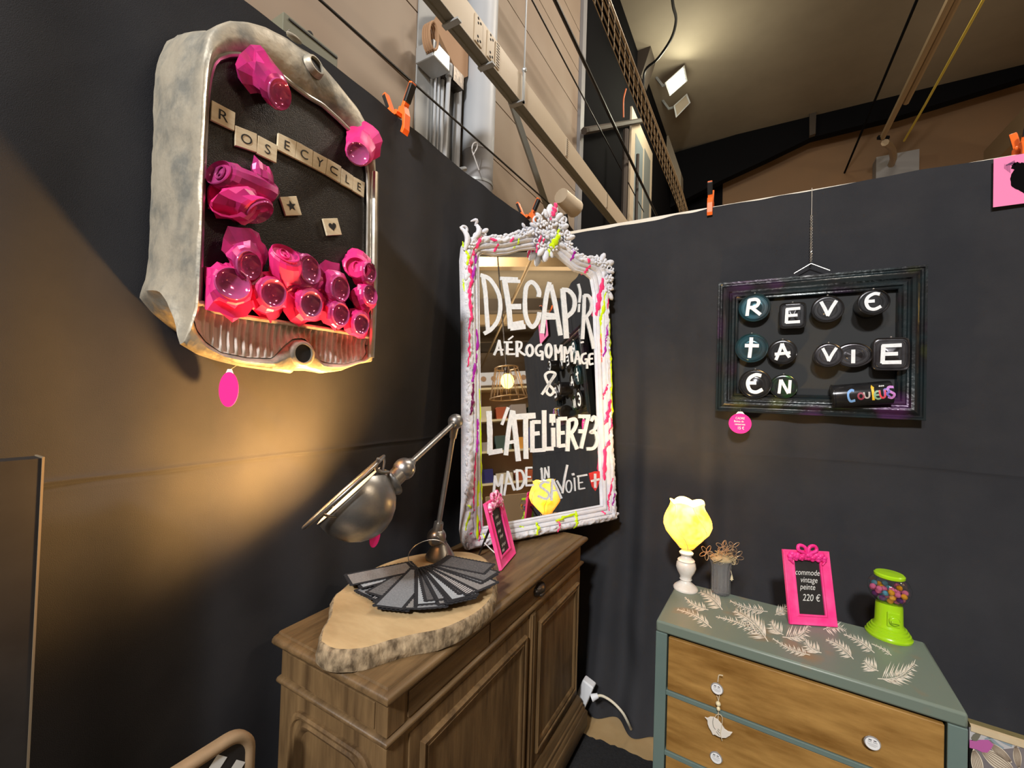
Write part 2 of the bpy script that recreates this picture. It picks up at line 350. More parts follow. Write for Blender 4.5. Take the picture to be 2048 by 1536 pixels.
# carpet with a cut pile edge
cp = [(-1.1, -3.0), (3.0, -3.0)]
a, b = oz(1174, 1470, .003), oz(1303, 1523, .003); dr = (b - a)
edge = []
for i in range(160):
    t = -1.6 + 9 * i / 159; p = a + dr * t; edge.append((p.x, p.y + random.uniform(-.006, .008)))
edge = [e for e in edge if -1.1 < e[0] < 3.0]
m = MB(); m.prism([V((x, y, .0005)) for x, y in cp] + [V((x, y, .0005)) for x, y in reversed(edge)], (0, 0, .0025))
part('carpet', m, 'carpet', smooth=0, label='black pile carpet with a ragged cut edge beside the wooden cabinet', cat='carpet')
# dark board with a pale edge at the far left
o = thing('display_board', 'tall matt black board with pale edge strip at far left beside the curtain', 'board', (-1.03, -.3, 0))
part('panel', MB().bx(-1.07, -1.03, -.9, .226, .0035, 1.394), K['chalk'], o)
part('edge_strip', MB().bx(-1.07, -1.0285, .226, .229, .0035, 1.396), mat('pale_edge', (.20, .16, .11), .5), o, label='pale edge strip')
# ---------------------------------------------------------------- radiator artwork on the left wall
RF = -.88; RB = -1.10
art = thing('radiator_artwork', 'old tractor radiator shell with pink crushed cans and letter tiles hung on left wall', 'artwork', (RB, .57, 1.56))
def fx(p, X=RF): return ox(p[0], p[1], X)
NL, NT, NR, NB = 30, 46, 26, 60
def loop2(left, top, right, bot, X=RF):
    out = []
    for seg, n in ((left, NL), (top, NT), (right, NR), (bot, NB)):
        q = resample([fx(p, X) for p in seg], n + 1)[:-1]; out += q
    return out
oL = [(368, 688), (380, 650), (388, 600), (394, 500), (396, 400), (399, 250), (404, 150), (410, 100), (420, 66)]
oT = [(420, 66), (436, 46), (463, 36), (494, 38), (533, 49), (578, 72), (624, 101), (650, 129), (682, 166), (716, 210), (742, 254)]
oR = [(742, 254), (751, 293), (756, 358), (757, 460), (756, 560), (752, 680), (745, 724)]
oB = [(745, 724), (721, 728), (685, 742), (649, 747), (612, 738), (595, 737), (589, 747), (530, 739), (488, 733), (440, 721), (404, 709), (368, 688)]
iL = [(392, 632), (404, 596), (405, 540), (409, 400), (413, 300), (417, 220), (420, 180), (425, 145), (432, 124)]
iT = [(432, 124), (442, 113), (463, 106), (486, 106), (520, 119), (545, 134), (570, 150), (598, 173), (624, 192), (650, 207), (682, 236), (708, 262), (728, 296)]
iR = [(728, 296), (738, 326), (741, 345), (742, 410), (741, 500), (740, 600), (739, 690), (737, 705)]
iB = [(737, 705), (727, 719), (694, 728), (655, 725), (640, 718), (630, 692), (612, 676), (590, 677), (570, 693), (549, 716), (500, 715), (446, 704), (416, 683), (397, 657), (392, 632)]
OUT = loop2(oL, oT, oR, oB); INN = loop2(iL, iT, iR, iB); NN = len(OUT)
zfront = OUT[0].z
def zb(t):   # height of the flank's lower edge, t 0 at the wall .. 1 at the front
    k = [(0, .112), (.5, .108), (.66, .098), (.79, .078), (.90, .052), (.97, .026), (1, .010)]
    for (a, b), (c, d) in zip(k, k[1:]):
        if a <= t <= c: return zfront + b + (d - b) * (t - a) / (c - a)
    return zfront
rows = []
for t in (0, .06, .15, .25, .35, .45, .54, .62, .68, .74, .79, .84, .88, .92, .95, .975, .99):
    X = RB + (RF - .025 - RB) * t; row = []
    for i, p in enumerate(OUT):
        q = p.copy(); q.x = X; dz = zb(t) - zfront
        if i < NL: q.z += dz * (1 - i / NL)
        elif i >= NL + NT + NR: q.z += dz * ((i - NL - NT - NR) / NB) ** 2.5
        bul = .010 * math.sin(math.pi * min(1, t * 1.05)) - .012 * (1 - t)
        if i < NL + 8: q.y -= bul * .6; 
        if NL - 4 < i < NL + NT: q.z += bul * .7 * (1 if i > NL + 8 else .4)
        if NL - 12 < i < NL + 26: q.z += .060 * max(0, 1 - t / .8) * math.exp(-((i - NL - 5) / 9) ** 2)
        nn = noise.noise(q * 16) * .0045 + noise.noise(q * 45) * .0016
        q.y -= nn; q.z += nn * .7
        row.append(q)
    rows.append(row)
c0 = sum(OUT, V()) / NN
for f, X in ((0, -.895), (.04, -.886), (.14, -.881), (.32, RF), (.5, RF + .003), (.68, RF + .001), (.84, RF - .004), (.95, RF - .010), (1.0, RF - .016)):
    row = []
    for p, q in zip(OUT, INN):
        w = p.lerp(q, f); w.x = X + noise.noise(w * 22) * .0035 * (1 - f); row.append(w)
    rows.append(row)
row = []
for i, q in enumerate(INN):   # raised bead and return lip
    row.append(V((RF - .020, q.y, q.z)))
rows.append(row)
m = MB(); m.grid(rows, cv=True)
shell = part('radiator_shell', m, 'metal_old', art, smooth=50, weld=True)
bead = MB(); bead.tube([V((RF - .010, q.y, q.z)) for q in INN[:NL + NT + NR]], .0055, 8)
part('bead_trim', bead, 'metal_bright', art)
rb = MB(); rb.tube(smoothpl([fx((750, 345)), fx((749, 420)), fx((748, 540)), fx((745, 640)), fx((741, 715))], 14), .0095, 10)
part('side_rod', rb, 'metal_bright', art, label='bare bright metal side rod')
# black board inside the opening
bt = [(404, 606), (428, 622), (470, 631), (530, 640), (589, 649), (649, 658), (709, 668), (738, 676)]
BX = RF - .018
poly = [V((BX, q.y, q.z)) for q in INN[:NL + NT + NR]]; poly = poly[2:-2]
low = [fx(p, BX) for p in reversed(bt)]
low = [V((BX, p.y, p.z - .03)) for p in low]
poly = [p for p in poly if p.z > low[-1].z - .05]
m = MB(); m.prism(poly + low, (-.006, 0, 0)); part('backing_board', m, 'board_black', art, smooth=0, label='black board')
# ribbed apron under the board
top = resample([fx(p, RF - .008) for p in [(392, 608), (404, 606)] + bt[1:]], 260)
botp = [V((RF - .01, q.y, q.z)) for q in reversed(INN[NL + NT + NR:])]; botp.sort(key=lambda p: p.y)
def botz(y):
    for a, b in zip(botp, botp[1:]):
        if a.y <= y <= b.y: return a.z + (b.z - a.z) * (y - a.y) / max(1e-6, b.y - a.y)
    return botp[0].z if y < botp[0].y else botp[-1].z
y0, y1 = top[0].y, top[-1].y; rows = []
for j in range(16):
    v = j / 15; row = []
    for i, p in enumerate(top):
        u = (p.y - y0) / (y1 - y0); zb_ = botz(p.y); e = min(v * 6, (1 - v) * 6, 1) if zb_ < p.z - .012 else 0
        rib = max(0, math.sin(2 * math.pi * (u * 28 + .1))) ** .7
        row.append(V((RF - .020 + .012 * v ** 3 + .012 * (1 - v) ** 3 + .0075 * rib * e * min(1, u * 14), p.y, p.z + (zb_ - p.z) * v)))
    rows.append(row)
m = MB(); m.grid(rows); part('ribbed_apron', m, 'metal_rib', art, smooth=60, label='rusty ribbed apron')
a_ = [V((RF - .006, p.y, p.z)) for p in top]; m = MB(); m.tube(a_, .005, 8); part('apron_edge', m, 'metal_rib', art)
# drain notch and filler neck: short collars, black discs standing for the shade inside
def collar(name, px, r, X, out, tilt=V((1, 0, 0))):
    c = fx(px, X); tilt = tilt.normalized()
    m = MB(); m.lathe([(r * 1.5, -.004), (r * 1.38, .004), (r * 1.18, out), (r, out), (r, -.004)], c, tilt, 28, caps=False)
    cl = part(name, m, 'metal_old', art, smooth=50)
    b = MB(); b.lathe([(0, 0), (r * 1.02, 0)], c + tilt * (out * .35), tilt, 28, caps=False); part('bore', b, 'ink', cl, label='black disc as the shaded opening')
collar('drain_neck', (604, 707), .0205, RF + .001, .007)
collar('filler_neck', (628, 133), .0165, RF + .004, .010, V((1, .12, .25)))
m = MB(); m.tube([fx((575, 72), RF - .02), fx((576, 62), RF - .02), fx((579, 60), RF - .02)], .0015, 6); part('hanging_wire', m, 'wire', art)
m = MB(); m.sph(fx((588, 76), RF - .008), .010, 12, 8, (.8, 1.8, .6)); part('weld_lump', m, 'metal_old', art)
# letter tiles
TX = BX + .002
def bil(q, u, v): return q[0].lerp(q[1], u).lerp(q[3].lerp(q[2], u), v)       # q: tl, tr, br, bl
def tile(quad, glyph, rot=0, frac=.52):
    q = [fx(p, TX) for p in quad]; c = sum(q, V()) / 4
    m = MB(); m.prism(q, (.0055, 0, 0)); t = part('letter_tile', m, 'tile', art, smooth=0, bevel=.0006)
    g = MB()
    if glyph == 'star':
        pts = [(.5 + (.30 if k % 2 == 0 else .13) * math.sin(math.pi * k / 5), .5 - (.30 if k % 2 == 0 else .13) * math.cos(math.pi * k / 5)) for k in range(10)]
        g.poly([bil(q, *p) + V((.006, 0, 0)) for p in pts])
    elif glyph == 'heart':
        pts = []
        for k in range(40):
            a = 2 * math.pi * k / 40
            pts.append((.5 + .016 * 16 * math.sin(a) ** 3, .48 - .017 * (13 * math.cos(a) - 5 * math.cos(2 * a) - 2 * math.cos(3 * a) - math.cos(4 * a))))
        g.poly([bil(q, *p) + V((.006, 0, 0)) for p in pts])
    else:
        vs, fs, (a, b, c_, d) = text2d(glyph); w, h = c_ - a, d - b; s = frac / max(h, w * 1.0)
        o = []
        for x, y in vs:
            u, v = (x - (a + c_) / 2) * s, -(y - (b + d) / 2) * s
            if rot: u, v = (u * math.cos(rot) - v * math.sin(rot), u * math.sin(rot) + v * math.cos(rot))
            o.append(bil(q, .5 + u, .5 + v) + V((.0062, 0, 0)))
        g.add(o, fs)
    part('glyph', g, 'ink', t, smooth=0)
for quad, ch, rt in (
    ([(421, 202), (468, 227), (466, 263), (419, 241)], 'R', 0), ([(468, 252), (511, 269), (511, 306), (468, 292)], 'O', 0),
    ([(514, 272), (552, 292), (550, 327), (511, 308)], 'S', 0), ([(554, 267), (590, 284), (587, 318), (552, 300)], 'E', 0),
    ([(590.6, 284), (623, 302), (621, 335), (587.6, 318)], 'C', 0), ([(624, 303), (652, 318), (648, 349), (621.6, 335)], 'Y', 0),
    ([(652.6, 318), (680, 334), (677.5, 367), (648.6, 349)], 'U', math.pi / 2), ([(680.6, 337), (704, 353), (702.5, 381), (678.6, 368)], 'L', 0),
    ([(704.6, 354), (727, 366), (725, 396), (703, 382)], 'E', 0),
    ([(557, 395), (590, 393), (601, 431), (569, 432)], 'star', 0), ([(643, 438), (672, 437), (681, 470), (652, 472)], 'heart', 0)):
    tile(quad, ch, rt)
# crushed cans: end = pixel of the round end's centre, tail = pixel of the crumpled body's far end
YMIN = fx((410, 500)).y + .004
def can(end, rad, tail, ax, Xe=RF + .03, kind='dome', m_='can_pink', seed=0, rt=1.0, crush=.24, Xt=BX + .012):
    rad *= 1.17; rnd = random.Random(seed); E = fx(end, Xe); T = fx(tail, Xt); ax = V(ax).normalized()
    a = V((0, 0, 1)); a = (a - ax * a.dot(ax)).normalized(); b = ax.cross(a); n = 15; rows = []
    prof = [(0.0, .80), (.06, .92), (.16, 1.0), (.34, .98), (.52, .98), (.70, 1.06 * rt), (.86, 1.02 * rt), (1.0, .62 * rt)]
    ph = rnd.random() * 6
    for f, k in prof:
        c = E.lerp(T, f); row = []
        for i in range(n):
            q = 2 * math.pi * i / n; cr = crush * min(1, max(0, (f - .08) * 4))
            nn = noise.noise(V((math.cos(q) * 1.3 + seed * 3.1, math.sin(q) * 1.3, f * 3.2))) * 2.2 + .6 * math.sin(q * 3 + ph + f * 9)
            r = rad * k * (1 + cr * .55 * nn + (cr * .9 * (rnd.random() - .5) if f > .2 else 0))
            p = c + (a * math.cos(q) + b * math.sin(q)) * r + ax * (cr * rad * .4 * noise.noise(V((q * 2, f * 5, seed))))
            if p.x < BX + .002: p.x = BX + .002
            if p.y < YMIN: p.y = YMIN
            row.append(p)
        rows.append(row)
    mb = MB(); mb.grid(rows, cv=True); mb.f.append(tuple(range((len(prof) - 1) * n, len(prof) * n)))
    body = part('crushed_can', mb, m_, art, smooth=14)
    if kind == 'dome':
        R = rad * .80; d = MB(); d.lathe([(R, .000), (R * 1.0, .002), (R * .95, .0035), (R * .90, .002), (R * .84, -.001), (R * .6, -.005), (R * .3, -.0075), (0, -.008)], E, ax, 28, caps=False)
        part('can_base', d, 'can_dome', body, smooth=60)
    elif kind == 'lid':
        R = rad * .80; d = MB(); d.lathe([(R, .000), (R * 1.04, .002), (R * .98, .0035), (R * .92, -.002), (R * .88, -.004), (0, -.004)], E, ax, 28, caps=False)
        part('can_lid', d, m_, body, smooth=50)
        g = MB(); c = E + ax * -.002
        g.tube([c + (a * math.sin(2 * math.pi * i / 14) * .55 + b * math.cos(2 * math.pi * i / 14) * .32) * R + a * R * .12 for i in range(14)], R * .075, 6, closed=True)
        g.tube([c + (a * math.sin(2 * math.pi * i / 12) * .16 + b * math.cos(2 * math.pi * i / 12) * .16) * R - a * R * .16 for i in range(12)], R * .06, 6, closed=True)
        part('ring_pull', g, m_, body, smooth=60)
    return body
X1 = (1, -.25, 0)
can((559, 188), .030, (508, 128), (.9, .25, -.32), m_='can_plum', seed=1, crush=.30, rt=1.1)
can((716, 308), .029, (733, 272), (.9, -.5, -.1), seed=2, crush=.22, rt=1.15)
can((438, 346), .027, (540, 392), (.35, -.9, .25), kind='lid', m_='can_plum', seed=3, crush=.22, Xe=RF + .012)
can((545, 375), .030, (505, 352), (.4, .85, .1), kind='none', m_='can_plum', seed=23, crush=.3, Xe=RF - .006)
can((519, 424), .030, (455, 400), (.6, .35, -.75), seed=4, crush=.34, rt=1.15, Xe=RF + .028)
can((452, 398), .034, (490, 396), (.8, -.5, .1), kind='none', seed=24, crush=.34, Xe=RF + .012)
can((497, 531), .030, (492, 505), (.92, .25, -.1), m_='can_plum', seed=5, crush=.34, rt=1.35)
can((571, 508), .029, (574, 580), (.72, -.1, .62), kind='lid', seed=6, crush=.14, rt=.55)
can((619, 540), .034, (585, 560), (.97, .2, .05), seed=7, crush=.28, m_='can_plum')
can((680, 578), .032, (652, 562), (.97, .16, -.05), seed=8, crush=.34, m_='can_plum', rt=1.15)
can((713, 536), .028, (716, 520), (.85, -.45, .15), kind='lid', seed=9, crush=.22, Xe=RF + .022)
can((739, 545), .026, (716, 552), (.95, .2, 0), seed=10, crush=.18, Xe=RF + .035)
can((465, 568), .0325, (446, 580), (.92, -.1, .1), seed=11, crush=.34, rt=1.2)
can((546, 586), .031, (532, 592), (.9, .1, -.1), seed=12, crush=.32, rt=1.25)
can((622, 608), .031, (610, 600), (.97, .1, -.1), seed=13, crush=.30, rt=1.3)
can((740, 590), .027, (716, 600), (.97, .12, .1), seed=14, crush=.26, Xe=RF + .034)
can((681, 629), .029, (660, 622), (.97, .14, -.05), seed=15, crush=.32, m_='can_plum', rt=1.1)
can((722, 648), .028, (713, 644), (.97, .12, -.1), seed=16, crush=.22, rt=1.2)
# ---------------------------------------------------------------- price tags
def tag(c, n, r, label, lines=None, string_to=None):
    n = V(n).normalized(); up = V((0, 0, 1)); rt = up.cross(n).normalized(); up = n.cross(rt)
    o = thing('price_tag', label, 'tag', c)
    m = MB(); m.lathe([(r, -.0007), (r, .0007)], c, n, 40); part('card', m, 'pink_card', o, smooth=30)
    m = MB(); t = c + up * r * .80; m.prism([t - rt * r * .48 - n * .0012, t + rt * r * .48 - n * .0012, t + rt * r * .2 + up * r * .38 - n * .0012, t - rt * r * .2 + up * r * .38 - n * .0012], n * .0011)
    part('hanging_tab', m, 'white_card', o, smooth=0, label='white hanging tab')
    if string_to is not None:
        m = MB(); m.tube([t + up * r * .3, V(string_to)], .0006, 6); part('string', m, 'wire', o)
    if lines:
        g = MB()
        for s, y, h, x in lines:
            vs, fs, (a, b, c_, d) = text2d(s); k = h * r / .7
            g.add([c + n * .0012 + rt * ((px - (a + c_) / 2) * k * .8 + x * r) + up * (py * k + y * r) for px, py in vs], fs)
        part('writing', g, 'white_card', o, smooth=0)
    return o
c = ox(457, 779, -1.05); tag(c, (.02, -1, 0), .040, 'pink round price tag hanging below the metal radiator artwork', string_to=c + V((.0, .02, .06)))
c = oy(1480, 847, 2.215); tag(c, (.05, -1, 0), .046, 'pink round price tag with handwriting hanging under the black picture frame',
    [('CADRE', .42, .22, 0), ('Boites de', .12, .20, -.1), ('conserves', -.16, .20, 0), ('15 \u20ac', -.58, .28, .1)], string_to=c + V((0, .01, .065)))
# ---------------------------------------------------------------- spring clamps on the wall tops
def clamp(p, nrm_, along, label, sc=1.0):
    n = V(nrm_); A = V(along); Z = V((0, 0, 1)); p = V(p)
    o = thing('spring_clamp', label, 'clamp', p, 'spring clamps holding the backdrop')
    f = lambda x, z, y=0: p + (n * x + Z * z + A * y) * sc
    w = .013
    for sgn, nm in ((1, 'jaw'), (-1, 'jaw')):
        x0 = 0.0 if sgn > 0 else -.042
        pts = [(x0 + sgn * .004, -.052), (x0 + sgn * .014, -.060), (x0 + sgn * .022, -.045), (x0 + sgn * .024, .004), (x0 + sgn * .016, .034), (x0 - sgn * .006, .036), (x0 - sgn * .012, .022), (x0 + sgn * .010, .004), (x0 + sgn * .012, -.030)]
        m = MB(); m.prism([f(x, z, -w) for x, z in pts], A * 2 * w * sc); part(nm, m, 'orange', o, smooth=0, bevel=.0015, label='orange jaw')
        m = MB(); a, b = f(x0 + sgn * .006, .030), f(x0 + sgn * .042, .108)
        R = (b - a).to_track_quat('Z', 'Y').to_matrix()
        m.box((a + b) / 2, (.022 * sc, .014 * sc, (b - a).length), Matrix((A, n * 1.0 if False else (b - a).normalized().cross(A), (b - a).normalized())).transposed())
        h = part('handle', m, 'orange', o, smooth=0, bevel=.002)
        g = MB(); a2, b2 = a.lerp(b, .22) + n * sgn * .003 * sc, a.lerp(b, .93) + n * sgn * .003 * sc
        g.box((a2 + b2) / 2, (.024 * sc, .015 * sc, (b2 - a2).length), Matrix((A, (b - a).normalized().cross(A), (b - a).normalized())).transposed())
        part('grip', g, 'black_plastic', h, smooth=0, bevel=.003, label='black grip')
    m = MB(); m.tube([f(-.021, .022, -w * 1.05), f(-.021, .022, w * 1.05)], .009 * sc, 12); part('pivot', m, 'orange', o)
q = ox(800, 238, WL); clamp((WL + .012, q.y, ZT - .004), (1, 0, 0), (0, 1, 0), 'orange and black spring clamp on the left wall top right of the radiator artwork', 1.05)
q = ox(1058, 448, WL); clamp((WL + .012, q.y, ZT - .004), (1, 0, 0), (0, 1, 0), 'orange spring clamp peeking out behind the white mirror crest', 1.05)
q = oy(1421, 400, WR); clamp((q.x, WR - .008, ZT - .004), (0, -1, 0), (1, 0, 0), 'orange and black spring clamp on the right wall above the black picture', .95)
q = oy(2046, 300, WR); clamp((q.x, WR - .008, ZT - .004), (0, -1, 0), (.8, -.6, 0), 'orange spring clamp at right edge above the pink poster', .95)
# ---------------------------------------------------------------- ornate mirror leaning on the cabinet
MA = oz(932, 1099, .912); md = V((.422, .907, 0)).normalized(); th = math.radians(5.5)
mh = V((md.y, -md.x, 0)); mu = V((0, 0, math.cos(th))) - mh * math.sin(th); mn = mh * math.cos(th) + V((0, 0, math.sin(th)))
MA = MA + mn * .0
def mp(x, y, h=0.0): return opl(x, y, MA, mn) + mn * h
mir = thing('mirror', 'large ornate white mirror with neon paint drips and hand-painted lettering leaning on wooden cabinet', 'mirror', MA)
def mloop(l, t, r, b, n=(170, 130, 150, 110)):
    out = []
    for seg, k in zip((l, t, r, b), n): out += resample([mp(*p) for p in seg], k + 1)[:-1]
    return out
mI = mloop([(964, 1054), (957, 517)], [(957, 517), (960, 510), (967, 507), (988, 512), (1015, 509), (1038, 502), (1063, 499), (1090, 502), (1107, 508), (1126, 523), (1149, 543), (1170, 549), (1181, 558), (1186, 587)],
           [(1186, 587), (1202, 1010)], [(1202, 1010), (964, 1054)])
mO = mloop([(932, 1099), (924, 1085), (921, 1060), (925, 1000), (925, 880), (925, 720), (923, 600), (921, 520)],
           mirror_top_outline := [(921, 520), (924, 492), (934, 478), (949, 472), (984, 477), (1009, 474), (1038, 464), (1067, 458), (1090, 460), (1109, 473), (1130, 494), (1151, 511), (1176, 519), (1198, 522), (1208, 532), (1212, 560)],
           [(1212, 560), (1213, 629), (1216, 746), (1220, 860), (1227, 980), (1228, 1039)], [(1228, 1039), (932, 1099)])
prof = [(0, -.004), (0, .005), (.05, .010), (.10, .008), (.15, .014), (.22, .017), (.30, .016), (.33, .012), (.37, .020), (.45, .026), (.52, .027), (.56, .022), (.60, .028), (.64, .030), (.68, .031), (.72, .032), (.76, .032), (.80, .031), (.84, .030), (.88, .027), (.91, .025), (.97, .016), (1, .006), (1, -.012), (0, -.012)]
rows = []
for f, h in prof:
    row = []
    for i, (p, q) in enumerate(zip(mI, mO)):
        w = p.lerp(q, f); cv = 0
        if .58 < f < .98: cv = .008 * noise.noise(w * 70) + .008 * abs(noise.noise(w * 42 + V((5, 5, 5)))) - .002
        row.append(w + mn * (h + cv))
    rows.append(row)
m = MB(); m.grid(rows, cv=True)
frm = part('carved_frame', m, 'white_frame', mir, smooth=50)
bvh = BVHTree.FromPolygons([tuple(v) for v in m.v], m.f)
def onframe(x, y, up=.0015):
    p = mp(x, y); h = bvh.ray_cast(p + mn * .2, -mn, .4)
    q = h[0] if h[0] is not None else p + mn * .012
    return q + mn * up
m = MB(); m.poly([p + mn * -.001 for p in mI]); part('mirror_glass', m, 'mirror', mir, smooth=0)
# bevelled edge line of the glass
# carved ornaments
def scroll(mb, c, r, turns, a0, sgn, wid, hgt=.02):
    pts = []; rs = []; n = int(16 * turns) + 6
    for i in range(n):
        t = i / (n - 1); a = a0 + sgn * t * turns * 2 * math.pi; rr = r * (1 - .82 * t)
        pts.append(mp(c[0] + rr * math.cos(a), c[1] + rr * math.sin(a), hgt + .008 * t)); rs.append(wid * (1 - .45 * t))
    mb.tube(pts, rs, 8)
def leaf(mb, p0, p1, wid, bend=0.0, h=.022, arch=.012):
    a = V((p0[0], p0[1], 0)); b = V((p1[0], p1[1], 0)); d = b - a; nrm2 = V((-d.y, d.x, 0)); pts = []; rs = []
    for i in range(9):
        t = i / 8; q = a + d * t + nrm2 * bend * math.sin(math.pi * t)
        pts.append(mp(q.x, q.y, h + arch * math.sin(math.pi * t))); rs.append(wid * .62 * (.25 + math.sin(math.pi * min(1, .12 + t * .86)) ** .8))
    mb.tube(pts, rs, 7)
rn = random.Random(11)
cr = MB()
def petal(mb, p0, p1, wid, h=.026, tilt=.0):
    a, b = mp(*p0, h), mp(*p1, h + tilt); d = b - a; L = d.length; d.normalize(); sd_ = mn.cross(d).normalized(); up3 = d.cross(sd_)
    mb.sph((a + b) / 2, L * .56, 10, 8, (1, wid, .42), Matrix((d, sd_, up3)).transposed())
def flower(mb, c, r, n=6, h=.030, a0=0):
    for k in range(n):
        a = a0 + 2 * math.pi * k / n; petal(mb, (c[0] + r * .25 * math.cos(a), c[1] + r * .25 * math.sin(a)), (c[0] + r * math.cos(a), c[1] + r * math.sin(a)), .62, h, .006)
    mb.sph(mp(*c, h + .006), .0055, 8, 6)
for c, r, n in (((1073, 452), 10, 6), ((1108, 450), 11, 6), ((1091, 452), 11, 5), ((1079, 476), 12, 6), ((1104, 480), 11, 6), ((1091, 468), 12, 6), ((1088, 498), 10, 5), ((1062, 470), 9, 5), ((1119, 474), 9, 5), ((1046, 466), 7, 5), ((1130, 492), 7, 5), ((1072, 496), 8, 5), ((1100, 500), 8, 5), ((1034, 472), 5, 5), ((1142, 504), 5, 5)):
    flower(cr, c, r, n, rn.uniform(.026, .036), rn.uniform(0, 3))
for p0, p1, w in (((1088, 442), (1080, 424), .5), ((1091, 440), (1093, 415), .55), ((1095, 442), (1104, 420), .5), ((1098, 446), (1115, 434), .45), ((1078, 446), (1064, 432), .45), ((1108, 462), (1127, 456), .45), ((1068, 462), (1052, 452), .4), ((1086, 505), (1081, 527), .5), ((1092, 505), (1096, 520), .5), ((1080, 500), (1068, 515), .45), ((1122, 482), (1140, 478), .4), ((1128, 484), (1130, 468), .4), ((1044, 462), (1036, 452), .5), ((1060, 466), (1044, 474), .4), ((1108, 490), (1122, 500), .4)):
    petal(cr, p0, p1, w, .026, .006)
for c, r, tn, a0, sg, w in (((1066, 444), 9, 1.2, 1, 1, .0065), ((1118, 444), 8, 1.2, 2, -1, .006), ((1084, 434), 7, 1.1, 3, 1, .0055), ((1052, 464), 7, 1.2, 3, -1, .005), ((1126, 482), 7, 1.2, 1, 1, .005), ((1064, 486), 7, 1.1, 0, 1, .005)):
    scroll(cr, c, r, tn, a0, sg, w, .028)
for i in range(46):
    t = i / 45; x = 952 + 236 * t; yb_ = min(zip(mirror_top_outline, mirror_top_outline[1:]), key=lambda e: abs((e[0][0] + e[1][0]) / 2 - x)); y = yb_[0][1] + (yb_[1][1] - yb_[0][1]) * (x - yb_[0][0]) / max(1, yb_[1][0] - yb_[0][0])
    if 1058 < x < 1122: continue
    petal(cr, (x - 3, y + rn.uniform(0, 5)), (x + 4, y + rn.uniform(-3, 4)), .6, .022, .004)
part('crest_ornament', cr, 'white_frame', mir, smooth=60)
co = MB()
scroll(co, (921, 463), 9, 1.0, 1.2, -1, .0075, .02); leaf(co, (924, 505), (915, 458), .016, .15); leaf(co, (936, 486), (945, 450), .016, .25); leaf(co, (945, 456), (936, 447), .010, .5)
scroll(co, (946, 476), 8, 1.2, 0, 1, .006, .026); flower(co, (934, 494), 9, 6); flower(co, (952, 470), 7, 5); petal(co, (958, 470), (970, 463), .5, .024); petal(co, (930, 480), (928, 470), .5)
for i in range(12): petal(co, (930 + rn.uniform(-3, 5), 500 + i * 5), (927 + rn.uniform(-3, 6), 509 + i * 5.5), .55, .022, .004)
part('corner_ornament', co, 'white_frame', mir, smooth=60)
co = MB()
flower(co, (1198, 530), 9, 6); flower(co, (1209, 560), 8, 6); flower(co, (1207, 582), 7, 5); flower(co, (1186, 526), 7, 5)
for p0, p1, w in (((1194, 526), (1202, 511), .5), ((1204, 532), (1219, 527), .5), ((1206, 545), (1220, 548), .45), ((1205, 556), (1218, 564), .45), ((1209, 572), (1219, 582), .45), ((1209, 584), (1217, 602), .5), ((1184, 522), (1174, 516), .5), ((1190, 526), (1186, 513), .5)): petal(co, p0, p1, w, .022, .004)
scroll(co, (1211, 540), 8, 1.2, 0, 1, .0055, .026); scroll(co, (1212, 570), 7, 1.1, 2, -1, .005, .022)
part('corner_ornament', co, 'white_frame', mir, smooth=60)
co = MB()
for i in range(30):
    y = 1094 - i * 6; x = 931 + 4 * math.sin(i * 1.3); petal(co, (x + rn.uniform(-3, 5), y), (x - rn.uniform(-3, 5), y - 10), .5, .021, .004)
for i in range(34):
    t = i / 33; x = 926 + (1222 - 926) * t; y = 1097 + (1037 - 1097) * t - 6
    petal(co, (x, y + 2 * (-1) ** i), (x + 9, y - 4 + 2 * (-1) ** i), .45, .019, .003)
for i in range(40):
    y = 1026 - i * 11; xo = 1220 + (y - 1030) * .027; petal(co, (xo + rn.uniform(-2, 1), y), (xo + 1 + rn.uniform(-2, 2), y - 9), .5, .019, .003)
for i in range(56):
    y = 930 - i * 7; petal(co, (931 + 3 * math.sin(i * 1.7), y), (930 + 4 * math.cos(i * 2.3), y - 9), .45, .023, .003)
part('carved_foliage', co, 'white_frame', mir, smooth=60)
